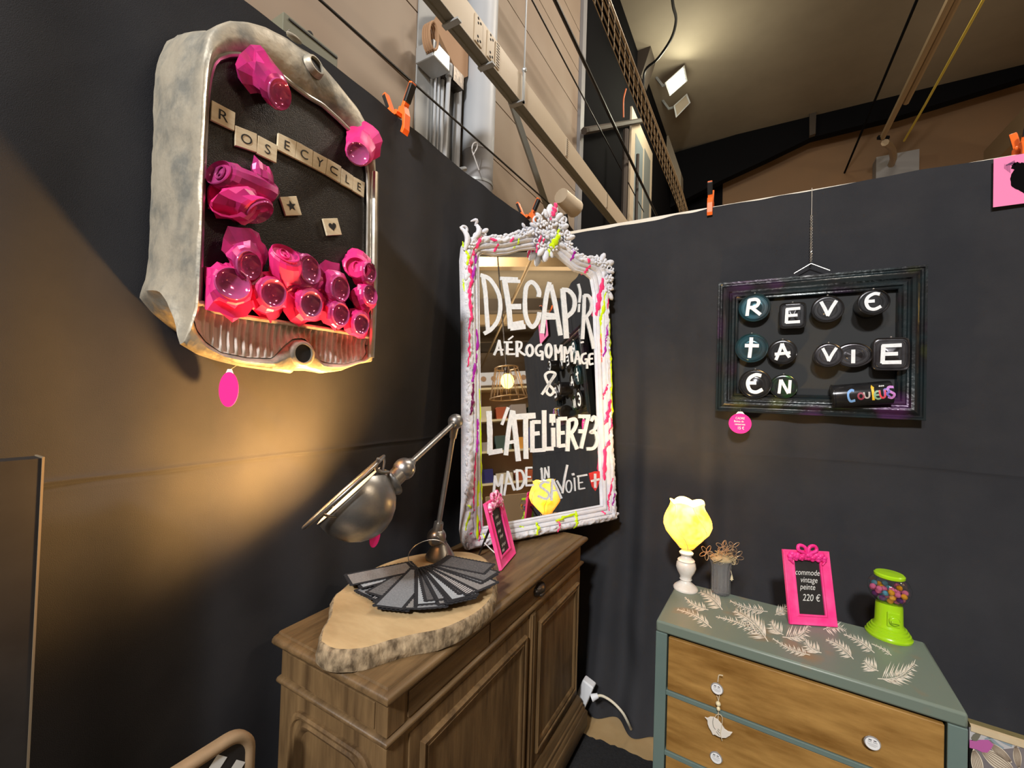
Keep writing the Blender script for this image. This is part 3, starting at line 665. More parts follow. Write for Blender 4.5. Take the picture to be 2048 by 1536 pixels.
# paint drips (pixel polylines, width px)
for col, w, pts in (
    ('d_pink', 7, [(957, 474), (950, 490), (942, 503), (937, 520), (932, 540), (935, 565), (930, 590)]), ('d_pink', 5, [(940, 490), (932, 494)]), ('d_pink', 6, [(937, 560), (932, 600), (935, 630), (930, 660)]),
    ('d_pink', 4, [(930, 660), (931, 700), (929, 735)]), ('d_yellow', 5, [(922, 485), (926, 505), (930, 520), (926, 535)]), ('d_yellow', 4, [(923, 560), (924, 585)]),
    ('d_purple', 6, [(948, 508), (946, 530), (940, 550), (939, 570)]), ('d_purple', 5, [(949, 660), (951, 690), (947, 715), (949, 735)]), ('d_purple', 7, [(943, 728), (941, 750), (936, 765)]), ('d_plum', 6, [(940, 768), (938, 790), (936, 812), (933, 830)]),
    ('d_purple', 7, [(951, 838), (950, 860), (948, 885), (947, 905)]), ('d_pink', 4, [(945, 905), (943, 940), (942, 970), (940, 1000), (942, 1020)]), ('d_yellow', 3, [(955, 778), (958, 830), (959, 900), (960, 960), (961, 1000)]),
    ('d_yellow', 6, [(953, 960), (951, 1000), (949, 1040), (947, 1075)]), ('d_yellow', 3, [(962, 1065), (963, 1078)]), ('d_pink', 3, [(955, 1040), (955, 1062), (951, 1080)]), ('d_yellow', 4, [(928, 1008), (935, 1014)]), ('d_yellow', 4, [(932, 1022), (928, 1040), (925, 1058)]), ('d_pink', 3, [(931, 1066), (936, 1062)]),
    ('d_pink', 5, [(972, 482), (986, 486)]), ('d_pink', 4, [(990, 492), (987, 500), (984, 506)]), ('d_pink', 4, [(1019, 480), (1014, 488)]), ('d_yellow', 3, [(1031, 482), (1030, 492)]), ('d_yellow', 2, [(1022, 499), (1026, 496)]),
    ('d_pink', 8, [(1100, 414), (1097, 428), (1092, 440)]), ('d_pink', 3, [(1090, 442), (1089, 448)]), ('d_pink', 4, [(1070, 478), (1068, 492), (1064, 510)]), ('d_pink', 4, [(1078, 484), (1074, 500), (1076, 514)]), ('d_yellow', 5, [(1112, 458), (1106, 474), (1103, 488)]),
    ('d_yellow', 9, [(1104, 478), (1098, 492), (1094, 502)]), ('d_yellow', 5, [(1094, 490), (1090, 506), (1088, 517)]), ('d_pink', 4, [(1130, 470), (1131, 476)]), ('d_purple', 4, [(1138, 503), (1140, 512), (1136, 524)]), ('d_pink', 5, [(1168, 521), (1168, 529)]), ('d_pink', 4, [(1173, 534), (1169, 541), (1166, 548)]), ('d_pink', 4, [(1206, 520), (1206, 528)]),
    ('d_pink', 9, [(1198, 560), (1196, 585), (1192, 610), (1190, 632)]), ('d_yellow', 6, [(1203, 588), (1200, 615), (1197, 640), (1198, 680)]), ('d_purple', 4, [(1206, 652), (1204, 680), (1203, 700), (1200, 715)]), ('d_coral', 3, [(1196, 670), (1198, 700), (1199, 725)]), ('d_yellow', 4, [(1211, 640), (1213, 690), (1213, 730), (1215, 800), (1217, 840)]),
    ('d_pink', 3, [(1208, 600), (1207, 620)]), ('d_pink', 4, [(1208, 770), (1203, 785), (1202, 800)]), ('d_pink', 7, [(1212, 800), (1208, 830), (1204, 850)]), ('d_pink', 7, [(1211, 880), (1206, 900), (1204, 940), (1204, 960)]), ('d_pink', 4, [(1217, 955), (1213, 980), (1211, 1000), (1212, 1020)]), ('d_purple', 3, [(1219, 985), (1217, 1010)]), ('d_pink', 3, [(1210, 870), (1213, 850), (1212, 835)]),
    ('d_pink', 3, [(1198, 1022), (1203, 1026)]), ('d_yellow', 6, [(1149, 1022), (1146, 1035), (1143, 1055)]), ('d_yellow', 4, [(1148, 1026), (1120, 1034), (1100, 1039)]), ('d_yellow', 5, [(1062, 1042), (1064, 1052), (1058, 1066)]), ('d_yellow', 3, [(1034, 1051), (1042, 1053)]), ('d_pink', 3, [(1104, 1036), (1106, 1046), (1100, 1060)])):
    P = smoothpl([V((x, y, 0)) for x, y in pts], 7 * len(pts)) if len(pts) > 2 else resample([V((x, y, 0)) for x, y in pts], 10)
    P = [p + V((rn.uniform(-.5, .5), 0, 0)) for p in P]; q = [onframe(p.x, p.y, .020 if (1058 < p.x < 1118 and p.y > 455) else .034 if (1058 < p.x < 1118) else .0015) for p in P]; pxm = (mp(P[0].x + 1, P[0].y) - mp(P[0].x, P[0].y)).length
    ph_ = rn.random() * 6; rs = [w * .5 * pxm * 1.1 * (.35 + .65 * math.sin(math.pi * (i + .6) / (len(q) + .2)) ** .6) * (.80 + .28 * math.sin(i * .9 + ph_) + .2 * rn.random()) for i in range(len(q))]
    m = MB(); m.tube(q, rs, 8, flat=mn, flatk=.28); part('paint_drip', m, col, mir, smooth=70)
def refl(px, py, dist):
    p = mp(px, py); d = (p - CAM).normalized(); return p + (d - mn * 2 * d.dot(mn)) * dist
# hand-painted writing on the glass
def word(crop, strokes, name='painted_word', colr='paint_white'):
    x0, y0, s = crop; g = MB(); k = 0
    for w, pts in strokes:
        k += 1; h = .0006 + .00004 * k
        stroke(g, [(x0 + a * s, y0 + b * s) for a, b in pts], w * s, lambda x, y: mp(x, y, h), jit=.10)
    return part(name, g, colr, mir, smooth=0)
c1 = (940, 530, .13672); c2 = (940, 800, .14648); c3 = (880, 720, .26042)
word(c1, [(60, [(190, 165), (225, 400), (245, 700), (265, 970)]), (58, [(150, 145), (290, 210), (410, 400), (445, 600), (410, 800), (310, 940), (205, 1005)]),
    (75, [(500, 200), (560, 560), (595, 930)]), (50, [(440, 195), (700, 205)]), (48, [(500, 235), (735, 240)]), (80, [(590, 610), (748, 608)]), (66, [(600, 870), (785, 840)]), (70, [(590, 925), (812, 900)]),
    (62, [(1003, 468), (1010, 390), (960, 295), (890, 250), (825, 320), (805, 500), (810, 700), (850, 840), (910, 905), (965, 860), (1005, 770), (1018, 690)]),
    (64, [(1165, 250), (1110, 500), (1055, 1000)]), (66, [(1180, 290), (1240, 540), (1325, 1030)]), (55, [(1115, 722), (1255, 738)]), (45, [(1110, 778), (1265, 776)]),
    (74, [(1355, 345), (1385, 700), (1412, 1075)]), (62, [(1345, 360), (1440, 375), (1515, 460), (1532, 570), (1500, 680), (1405, 765)]), (34, [(1585, 275), (1612, 400), (1598, 550)]),
    (50, [(1672, 440), (1665, 700), (1645, 1085)]), (48, [(1668, 445), (1735, 455), (1778, 550), (1765, 670), (1690, 775)]), (48, [(1700, 760), (1755, 960), (1812, 1225)]), (26, [(1620, 1135), (1662, 1125)]), (26, [(1598, 570), (1592, 690)])])
word(c1, [(34, [(430, 1095), (395, 1220), (352, 1320)]), (34, [(428, 1100), (448, 1220), (470, 1325)]), (28, [(385, 1238), (490, 1242)]), (40, [(545, 1125), (545, 1310)]), (28, [(495, 1130), (620, 1130)]), (28, [(550, 1232), (632, 1236)]), (28, [(545, 1305), (662, 1302)]), (22, [(560, 1095), (632, 1040)]),
    (40, [(685, 1110), (690, 1345)]), (30, [(685, 1120), (750, 1140), (742, 1210), (700, 1240)]), (32, [(700, 1240), (760, 1290), (812, 1320)]), (36, ellip(873, 1250, 46, 78)), (34, [(1050, 1160), (990, 1185), (962, 1250), (988, 1315), (1040, 1318), (1062, 1275), (1018, 1262)]), (34, [(1060, 1275), (1058, 1392)]),
    (40, ellip(1150, 1255, 40, 92)), (34, [(1245, 1165), (1256, 1395)]), (30, [(1245, 1185), (1290, 1285), (1335, 1170)]), (34, [(1335, 1165), (1342, 1395)]), (32, [(1382, 1190), (1378, 1425)]), (30, [(1390, 1200), (1422, 1295), (1472, 1190)]), (34, [(1472, 1185), (1495, 1420)]),
    (30, [(1570, 1255), (1530, 1445)]), (30, [(1570, 1260), (1612, 1455)]), (24, [(1545, 1372), (1602, 1382)]), (30, [(1702, 1290), (1645, 1315), (1628, 1390), (1662, 1440), (1708, 1420), (1712, 1382), (1680, 1380)]), (28, [(1708, 1400), (1714, 1515)]), (30, [(1805, 1298), (1752, 1310), (1740, 1380), (1750, 1450), (1805, 1442)]), (26, [(1745, 1372), (1795, 1370)])])
word(c3, [(19, [(782, 265), (845, 170), (886, 108), (842, 92), (808, 118), (832, 180), (872, 235), (848, 270), (818, 240), (842, 180), (884, 108)])])
word(c2, [(72, [(258, 150), (272, 450), (272, 735)]), (66, [(250, 722), (445, 690)]), (40, [(522, 100), (435, 340)]), (60, [(578, 140), (530, 400), (490, 755)]), (70, [(585, 150), (620, 450), (662, 835)]), (46, [(520, 582), (640, 562)]), (78, [(628, 230), (895, 212)]), (66, [(760, 250), (765, 805)]),
    (60, [(850, 285), (852, 715)]), (50, [(850, 300), (965, 300)]), (55, [(870, 462), (950, 452)]), (50, [(850, 692), (1030, 680)]), (60, [(1012, 140), (1016, 680)]), (56, [(1010, 668), (1142, 662)]), (55, [(1135, 378), (1140, 640)]), (80, [(1125, 190), (1125, 310)]), (22, [(1125, 310), (1128, 350)]),
    (55, [(1205, 255), (1212, 645)]), (50, [(1200, 258), (1325, 252)]), (50, [(1215, 452), (1292, 446)]), (50, [(1205, 632), (1302, 618)]), (56, [(1345, 270), (1340, 450), (1330, 700)]), (50, [(1345, 280), (1430, 262), (1450, 330), (1405, 425), (1350, 460)]), (52, [(1370, 440), (1415, 560), (1462, 672)]),
    (52, [(1480, 222), (1642, 225)]), (50, [(1612, 230), (1562, 450), (1515, 662)]), (56, [(1480, 425), (1572, 430)]), (46, [(1652, 290), (1690, 230), (1728, 290), (1702, 400), (1650, 440), (1715, 450), (1735, 560), (1690, 655), (1592, 668)])])
word(c2, [(32, [(345, 1030), (322, 1310)]), (30, [(345, 1050), (385, 1175), (438, 1015)]), (32, [(440, 1010), (425, 1305)]), (30, [(520, 970), (465, 1305)]), (32, [(515, 980), (560, 1100), (608, 1235)]), (26, [(490, 1142), (582, 1142)]), (34, [(640, 945), (652, 1225)]), (32, [(598, 980), (700, 968), (742, 1080), (705, 1190), (630, 1222)]), (28, [(770, 930), (766, 1165)]), (24, [(760, 925), (852, 922)]), (24, [(765, 1050), (832, 1050)]), (28, [(760, 1168), (872, 1160)])])
word(c2, [(26, [(978, 935), (988, 1105)]), (34, [(965, 935), (985, 945)]), (22, [(1025, 920), (1020, 1075)]), (20, [(1025, 935), (1050, 1000), (1072, 1065)]), (22, [(1072, 905), (1080, 1060)])])
word(c2, [(32, [(1085, 1130), (1010, 1120), (962, 1175), (1030, 1230), (1085, 1290), (1040, 1350), (930, 1310)]), (30, [(1128, 1075), (1112, 1375)]), (30, [(1130, 1085), (1190, 1210), (1250, 1345)]), (24, [(1115, 1242), (1192, 1232)]), (26, [(1185, 1100), (1230, 1180), (1270, 1260)]), (28, [(1330, 885), (1290, 1080), (1262, 1275)]), (18, ellip(1350, 1180, 38, 80)), (20, [(1425, 1060), (1436, 1242)]), (34, [(1405, 1000), (1412, 1030)]), (18, [(1480, 1035), (1484, 1130), (1490, 1222)]), (24, [(1462, 1045), (1602, 1020)]), (16, [(1490, 1132), (1542, 1122)]), (18, [(1490, 1218), (1572, 1202)])])
x0, y0, s_ = c2; g = MB(); g.poly([mp(x0 + a * s_, y0 + b * s_, .0006) for a, b in [(1622, 1000), (1700, 975), (1778, 972), (1772, 1090), (1745, 1180), (1712, 1245), (1665, 1185), (1640, 1095)]])
sh = part('painted_shield', g, 'shield', mir, smooth=0, label='red shield with white cross')
g = MB()
for w, pts in ((36, [(1706, 1005), (1708, 1200)]), (30, [(1648, 1108), (1768, 1080)])): stroke(g, [(x0 + a * s_, y0 + b * s_) for a, b in pts], w * s_, lambda x, y: mp(x, y, .0012))
part('cross', g, 'paint_white', sh, smooth=0)
# ---------------------------------------------------------------- wooden cabinet
CX0, CX1, CY0, CY1, CZ = -1.045, -.640, .643, 1.83, .90
cab = thing('cabinet', 'greyed walnut sideboard cabinet with panelled doors under the ornate mirror', 'cabinet', ((CX0 + CX1) / 2, (CY0 + CY1) / 2, 0))
def slab(x0, x1, y0, y1, prof):   # profile of (inset, z) rings, back edge stays at x0
    rows = []
    for ins, z in prof: rows.append([V((x0, y0 + ins, z)), V((x1 - ins, y0 + ins, z)), V((x1 - ins, y1 - ins, z)), V((x0, y1 - ins, z))])
    m = MB(); m.grid(rows, cv=True); n = len(prof); m.f.append((0, 1, 2, 3)); m.f.append(tuple(4 * (n - 1) + k for k in range(4))); return m
part('top', slab(CX0, CX1, CY0, CY1, [(.022, CZ - .040), (.020, CZ - .034), (.012, CZ - .030), (.004, CZ - .026), (0, CZ - .019), (.001, CZ - .012), (.006, CZ - .007), (.014, CZ - .005), (.017, CZ - .005), (.020, CZ - .0005), (.026, CZ)]), 'wood_cab_h', cab, smooth=50)
BXF, BY0, BY1 = -.664, .668, 1.806
part('carcass', MB().bx(CX0 + .005, BXF, BY0, BY1, .12, CZ - .038), 'wood_cab', cab, smooth=0, bevel=.003)
part('moulding', slab(CX0 + .004, BXF + .012, BY0 - .012, BY1 + .012, [(.012, .768), (.006, .772), (.001, .777), (0, .782), (.003, .787), (.012, .789)]), 'wood_cab_h', cab, smooth=50)
part('corner_post', MB().bx(BXF - .03, BXF + .003, BY0 - .003, BY0 + .05, .20, .768).bx(BXF - .03, BXF + .003, BY0 - .003, BY0 + .05, .79, .858), 'wood_cab', cab, smooth=0, bevel=.002)
def front_panel(y0, y1, z0, z1, X, name, ax='x', w=.034, par=cab, round_top=False):
    """raised moulding round a sunk field; ax 'x' = front face, 'y' = end face"""
    def P(a, z, h): return V((X + h, a, z)) if ax == 'x' else V((a, X - h, z))
    prof_ = [(0, -.002), (.0, .009), (.12, .013), (.25, .012), (.32, .007), (.45, .006), (.6, .010), (.75, .008), (.88, .001), (1, -.004)]
    rows = []
    for f, h in prof_:
        i = f * w
        if not round_top: rows.append([P(y0 + i, z0 + i, h), P(y1 - i, z0 + i, h), P(y1 - i, z1 - i, h), P(y0 + i, z1 - i, h)])
        else:
            r = .045; row = [P(y0 + i, z0 + i, h), P(y1 - i, z0 + i, h)]
            for k in range(7): a = math.pi / 2 * k / 6; row.append(P(y1 - i - r + r * math.cos(a), z1 - i - r + r * math.sin(a), h))
            for k in range(7): a = math.pi / 2 + math.pi / 2 * k / 6; row.append(P(y0 + i + r + r * math.cos(a), z1 - i - r + r * math.sin(a), h))
            rows.append(row)
    m = MB(); m.grid(rows, cv=True); nn = len(rows[0])
    fr = part(name, m, 'wood_cab', par, smooth=40)
    g = MB(); g.add(rows[-1], [tuple(range(nn))])
    part('panel_field', g, 'wood_panel', fr, smooth=0, label='paler sanded panel')
    return fr
for (a, b) in ((.735, 1.317), (1.345, 1.795)):
    d = MB(); d.bx(BXF - .01, BXF + .004, a, b, .21, .755); dr_ = part('door', d, 'wood_cab', cab, smooth=0, bevel=.002)
    front_panel(a + .035, b - .035, .255, .715, BXF + .004, 'panel_moulding', par=dr_)
    if a > 1: pass
m = MB(); m.bx(BXF, BXF + .010, 1.312, 1.350, .20, .768); m.tube([V((BXF + .010, 1.322, .205)), V((BXF + .010, 1.322, .765))], .005, 8); m.tube([V((BXF + .010, 1.338, .205)), V((BXF + .010, 1.338, .765))], .005, 8)
part('centre_stile', m, 'wood_cab', cab, smooth=40)
part('drawer', MB().bx(BXF - .01, BXF + .004, .728, 1.058, .795, .853), 'wood_cab_h', cab, smooth=0, bevel=.0015)
d2 = part('drawer', MB().bx(BXF - .01, BXF + .004, 1.064, 1.775, .795, .853), 'wood_cab_h', cab, smooth=0, bevel=.0015)
hm = MB(); hc = V((BXF + .004, 1.375, .836)); rows = []
for i in range(25):     # ribbed shell pull
    t = 2 * math.pi * i / 24; row = []
    for j in range(8):
        a = math.pi / 2 * j / 7; k = 1 + .07 * math.cos(t * 12) * math.cos(a)
        row.append(hc + V((.024 * math.sin(a), .036 * math.cos(t) * math.cos(a) * k, (.019 if math.sin(t) > 0 else .026) * math.sin(t) * math.cos(a) * k)))
    rows.append(row)
hm.grid(rows); hm.sph(hc + V((.016, 0, -.016)), .010, 10, 8, (.8, 1.9, .9))
part('shell_pull', hm, 'handle_dark', d2, smooth=60, label='dark bronze shell pull')
front_panel(-.985, -.700, .22, .735, BY0, 'end_panel_moulding', ax='y', w=.04, round_top=True)
part('end_frieze', MB().bx(-1.01, -.70, BY0 - .003, BY0, .795, .852), 'wood_cab', cab, smooth=0, bevel=.001)
part('plinth', slab(CX0 + .004, BXF + .040, BY0 - .035, BY1 + .035, [(.004, .055), (.0, .06), (0, .125), (.004, .132), (.008, .134), (.010, .146), (.016, .152), (.017, .165), (.022, .170), (.023, .182), (.03, .196), (.036, .205)]), 'wood_cab_h', cab, smooth=40)
for x in (-.68, -1.0):
    for y in (.70, 1.775):
        m = MB(); m.lathe([(.018, .0035), (.034, .008), (.042, .025), (.038, .045), (.026, .056)], (x, y, 0), n=24); part('bun_foot', m, 'wood_cab', cab, smooth=50)
# ---------------------------------------------------------------- slice of a tree trunk
SZ = .948
pts = [(640, 1283), (645, 1258), (660, 1232), (664, 1212), (668, 1192), (684, 1178), (715, 1155), (765, 1128), (820, 1111), (880, 1103), (935, 1103), (968, 1114), (986, 1138), (989, 1165), (984, 1192), (962, 1218), (925, 1240), (880, 1258), (830, 1268), (780, 1280), (735, 1294), (695, 1299), (662, 1296)]
Lp = [oz(x, y, SZ) for x, y in pts]; Lp = smoothpl(Lp + [Lp[0]], 161)[:-1]; sc_ = sum(Lp, V()) / len(Lp)
tl = thing('wood_slice', 'thick oval tree trunk slice with bark edge lying on the wooden cabinet', 'wood slice', (sc_.x, sc_.y, CZ))
def sl(k, z, nz=0):
    out = []
    for p in Lp:
        d = (p - sc_); d.z = 0; q = sc_ + d * k; q.z = z
        q += d.normalized() * nz * (noise.noise(p * 28 + V((0, 0, z * 60))) + .5 * noise.noise(p * 70 + V((0, 0, z * 90))))
        q.x = max(q.x, WL + .045); out.append(q)
    return out
m = MB(); m.grid([sl(.3, SZ), sl(.7, SZ), sl(.93, SZ), sl(.985, SZ - .001)], cv=True); m.f.append(tuple(range(len(Lp))))
part('cut_face', m, 'slice', tl, smooth=60, label='pale cut face')
m = MB(); m.grid([sl(.985, SZ - .001), sl(1.0, SZ - .002, .002), sl(1.015, SZ - .008, .004), sl(1.03, SZ - .016, .005), sl(1.035, SZ - .024, .006), sl(1.035, SZ - .032, .006), sl(1.03, SZ - .040, .005), sl(1.02, CZ + .0006, .003)], cv=True)
part('bark', m, 'bark', tl, smooth=70, label='rough grey brown bark')
# ---------------------------------------------------------------- fan of fabric swatches on a ring
sf = thing('swatch_fan', 'fan of grey and black fabric swatches on a ring spread on the tree slice', 'fabric swatches', oz(850, 1130, SZ))
piv = oz(858, 1124, SZ + .02); piv.z = SZ
ends = resample([V((x, y, 0)) for x, y in ((985, 1142), (984, 1160), (968, 1180), (945, 1192), (905, 1202), (868, 1212), (832, 1221), (795, 1217), (758, 1203), (720, 1182), (704, 1160))], 30)
greys = [((.05, .05, .055), (.11, .105, .11)), ((.15, .16, .18), (.22, .23, .25)), ((.17, .165, .165), (.25, .24, .24)), ((.27, .30, .34), (.36, .38, .41)), ((.08, .08, .085), (.15, .145, .15))]
sw = [mat('swatch_fabric', a, .9, col2=b, nscale=220, bump=.3, bscale=500) for a, b in greys]
sw.append(stripe(mat('swatch_stripe', (.42, .40, .40), .9), (.05, .05, .06), 42, 'X')); sw.append(stripe(mat('swatch_stripe', (.34, .35, .38), .9), (.04, .04, .05), 60, 'Y'))
felt = mat('black_felt_border', (.014, .014, .018), .95, bump=.4, bscale=400)
order = [0, 4, 1, 2, 5, 4, 3, 6, 1, 3, 2, 0, 3, 1, 3, 4, 2, 1, 3, 2, 1, 4, 3, 5, 4, 1, 2, 6, 3, 2]
rsw = random.Random(21); lev = [29 - q for q in range(30)]; lev[20], lev[24], lev[28], lev[29] = 14, 12, 10, 13
def zig(a, b, per, out, amp):
    n = max(2, int((b - a).length / per)); return [a.lerp(b, i / n) + (out * amp if i % 2 else V()) for i in range(n)]
for i, e in enumerate(ends):
    z = SZ + .002 + .0011 * lev[i]; e = oz(e.x, e.y, z); d = (e - V((piv.x, piv.y, z))); Ln = d.length * rsw.uniform(.93, 1.05); d.normalize(); d = (Matrix.Rotation(rsw.uniform(-.09, .09), 3, 'Z') @ d); b = V((-d.y, d.x, 0))
    p0 = V((piv.x, piv.y, z)) + d * .045; w = .042
    A, B, C_, D = p0 - b * w, p0 + b * w, p0 + d * (Ln - .045) + b * w, p0 + d * (Ln - .045) - b * w
    for q in (A, B, C_, D): q.x = max(q.x, WL + .05)
    ring_ = zig(A, B, .006, -d, .003) + zig(B, C_, .006, b, .003) + zig(C_, D, .006, d, .003) + zig(D, A, .006, -b, .003)
    m = MB(); m.prism(ring_, (0, 0, .0011)); s0 = part('swatch', m, felt, sf, smooth=0)
    ins = .0075; m = MB()
    m.prism([A + d * .020 + b * ins, B + d * .020 - b * ins, C_ - d * ins - b * ins, D - d * ins + b * ins], (0, 0, .0013))
    part('sample_face', m, sw[order[i]], s0, smooth=0)
rg = [oz(824, 1126, SZ + .03)]; c = piv + V((.01, -.015, .045)); rax = oz(902, 1112, SZ + .03) - rg[0]; rh = rax.length / 2; rax.normalize()
m = MB(); mid = V((piv.x, piv.y - .005, SZ + .048)); m.tube([mid + rax * rh * math.cos(2 * math.pi * k / 36) + V((0, 0, 1)) * .044 * math.sin(2 * math.pi * k / 36) for k in range(36)], .0013, 6, closed=True)
part('ring', m, 'wire', sf, label='silver ring')
# ---------------------------------------------------------------- articulated metal desk lamp
lb = oz(878, 1112, SZ); lb = lb + V((.012, -.01, 0)); lb.z = SZ + .001
dl = thing('desk_lamp', 'articulated brushed steel desk lamp shining on left wall, standing on the tree slice', 'lamp', lb)
dB = W2C @ (lb - CAM); dB = dB.z
jb = od(873, 1074, dB); el = od(911, 843, dB - .03); hj = od(808, 938, 1.14)
m = MB(); m.lathe([(.050, 0), (.050, .006), (.046, .014), (.036, .030), (.027, .044), (.022, .050), (.022, .056)], lb, n=36); part('base', m, 'steel', dl, smooth=50)
m = MB(); m.sph(jb, .033, 24, 16); m.tube([lb + V((0, 0, .05)), jb], .021, 16); m.tube([jb - V((.022, -.03, 0)), jb + V((.022, -.03, 0))], .014, 16); m.tube([jb, jb.lerp(el, .13)], [.020, .016], 14); part('joint', m, 'steel', dl, smooth=50)
m = MB(); m.tube([jb.lerp(el, .1), el], .0088, 14); part('arm', m, 'steel', dl)
m = MB(); m.sph(el, .026, 22, 14); m.tube([el, el.lerp(jb, .14)], [.016, .012], 12); m.tube([el, el.lerp(hj, .10)], [.016, .012], 12); part('joint', m, 'steel', dl, smooth=50)
m = MB(); m.tube([el.lerp(hj, .06), hj], .0088, 14); part('arm', m, 'steel', dl)
vr = ray(700, 985).normalized()
imgr = C2W @ V((1, 0, 0)); imgu = C2W @ V((0, -1, 0)); fw = C2W @ V((0, 0, 1))
axL = (imgr * -.69 + imgu * .72); axL = (axL - vr * axL.dot(vr)).normalized(); axL = (axL - vr * .04).normalized()   # where the shade opens to
rc = od(700, 990, 1.05)                                                    # centre of the rim
R0 = .0924
m = MB(); m.sph(hj, .030, 24, 16); m.tube([hj, hj.lerp(el, .12)], [.020, .013], 14)
sk0 = od(784, 962, 1.11); sk1 = od(756, 985, 1.08)
m.tube([hj - (hj - vr * 0 - el).normalized() * 0 - V((0, 0, .0)), sk0], .024, 16); part('joint', m, 'steel', dl, smooth=50)
q = (sk0 - sk1).normalized()
m = MB(); m.lathe([(.030, -.025), (.031, .0), (.036, .010), (.040, .014), (.040, .019), (.034, .022), (.024, .026)], sk1.lerp(sk0, .55), q, 28); part('socket', m, 'steel', dl, smooth=50)
pr = [(R0 * 1.0, 0), (R0 * 1.01, -.006), (R0 * 1.02, -.018), (R0 * 1.00, -.036), (R0 * .93, -.060), (R0 * .80, -.083), (R0 * .60, -.102), (R0 * .36, -.115), (R0 * .15, -.121), (0, -.122)]
m = MB(); m.lathe([(R0 * 1.03, .001)] + pr, rc, axL, 48, caps=False); shd = part('shade', m, 'steel', dl, smooth=60)
m = MB(); m.lathe([(R0 * 1.03, .0012)] + [(r * .975, z + .002) for r, z in pr], rc, axL, 48, caps=False); part('shade_lining', m, 'enamel', shd, smooth=60, label='white enamel lining')
m = MB(); a_ = axL.cross(V((0, 0, 1))).normalized(); b2 = axL.cross(a_)
R1 = R0 * 1.30; rcc = rc + axL * .016
m.tube([rcc + (a_ * math.cos(2 * math.pi * k / 56) + b2 * math.sin(2 * math.pi * k / 56)) * R1 for k in range(56)], .0042, 8, closed=True)
for k in range(3):
    t = 2 * math.pi * (k / 3 + .12); dd = a_ * math.cos(t) + b2 * math.sin(t); m.tube([rcc + dd * R1, rcc + dd * R1 * .93 - axL * .012, rc + dd * R0 * 1.0 - axL * .012], .003, 6)
part('guard_ring', m, 'steel', dl, smooth=60)
hb = od(757, 917, 1.012); m = MB(); m.tube(smoothpl([hb, od(752, 935, 1.022), od(760, 944, 1.04), od(776, 944, 1.08)], 12), .0045, 8); part('bracket', m, 'steel', dl)
bc = rc - axL * .036; m = MB(); m.sph(bc, .020, 16, 12); bl_ = part('bulb', m, 'bulb', dl)
l_ = lamp('desk_lamp_light', 'SPOT', bc + axL * .030, 105, (1.0, .51, .145), .035, bc + axL + V((0, 0, -.12)), 168, 1.0)
c = od(750, 1072, 1.06); tag(c, (.94, .34, 0), .027, 'pink tag dangling from the desk lamp shade', string_to=od(752, 1045, 1.06))
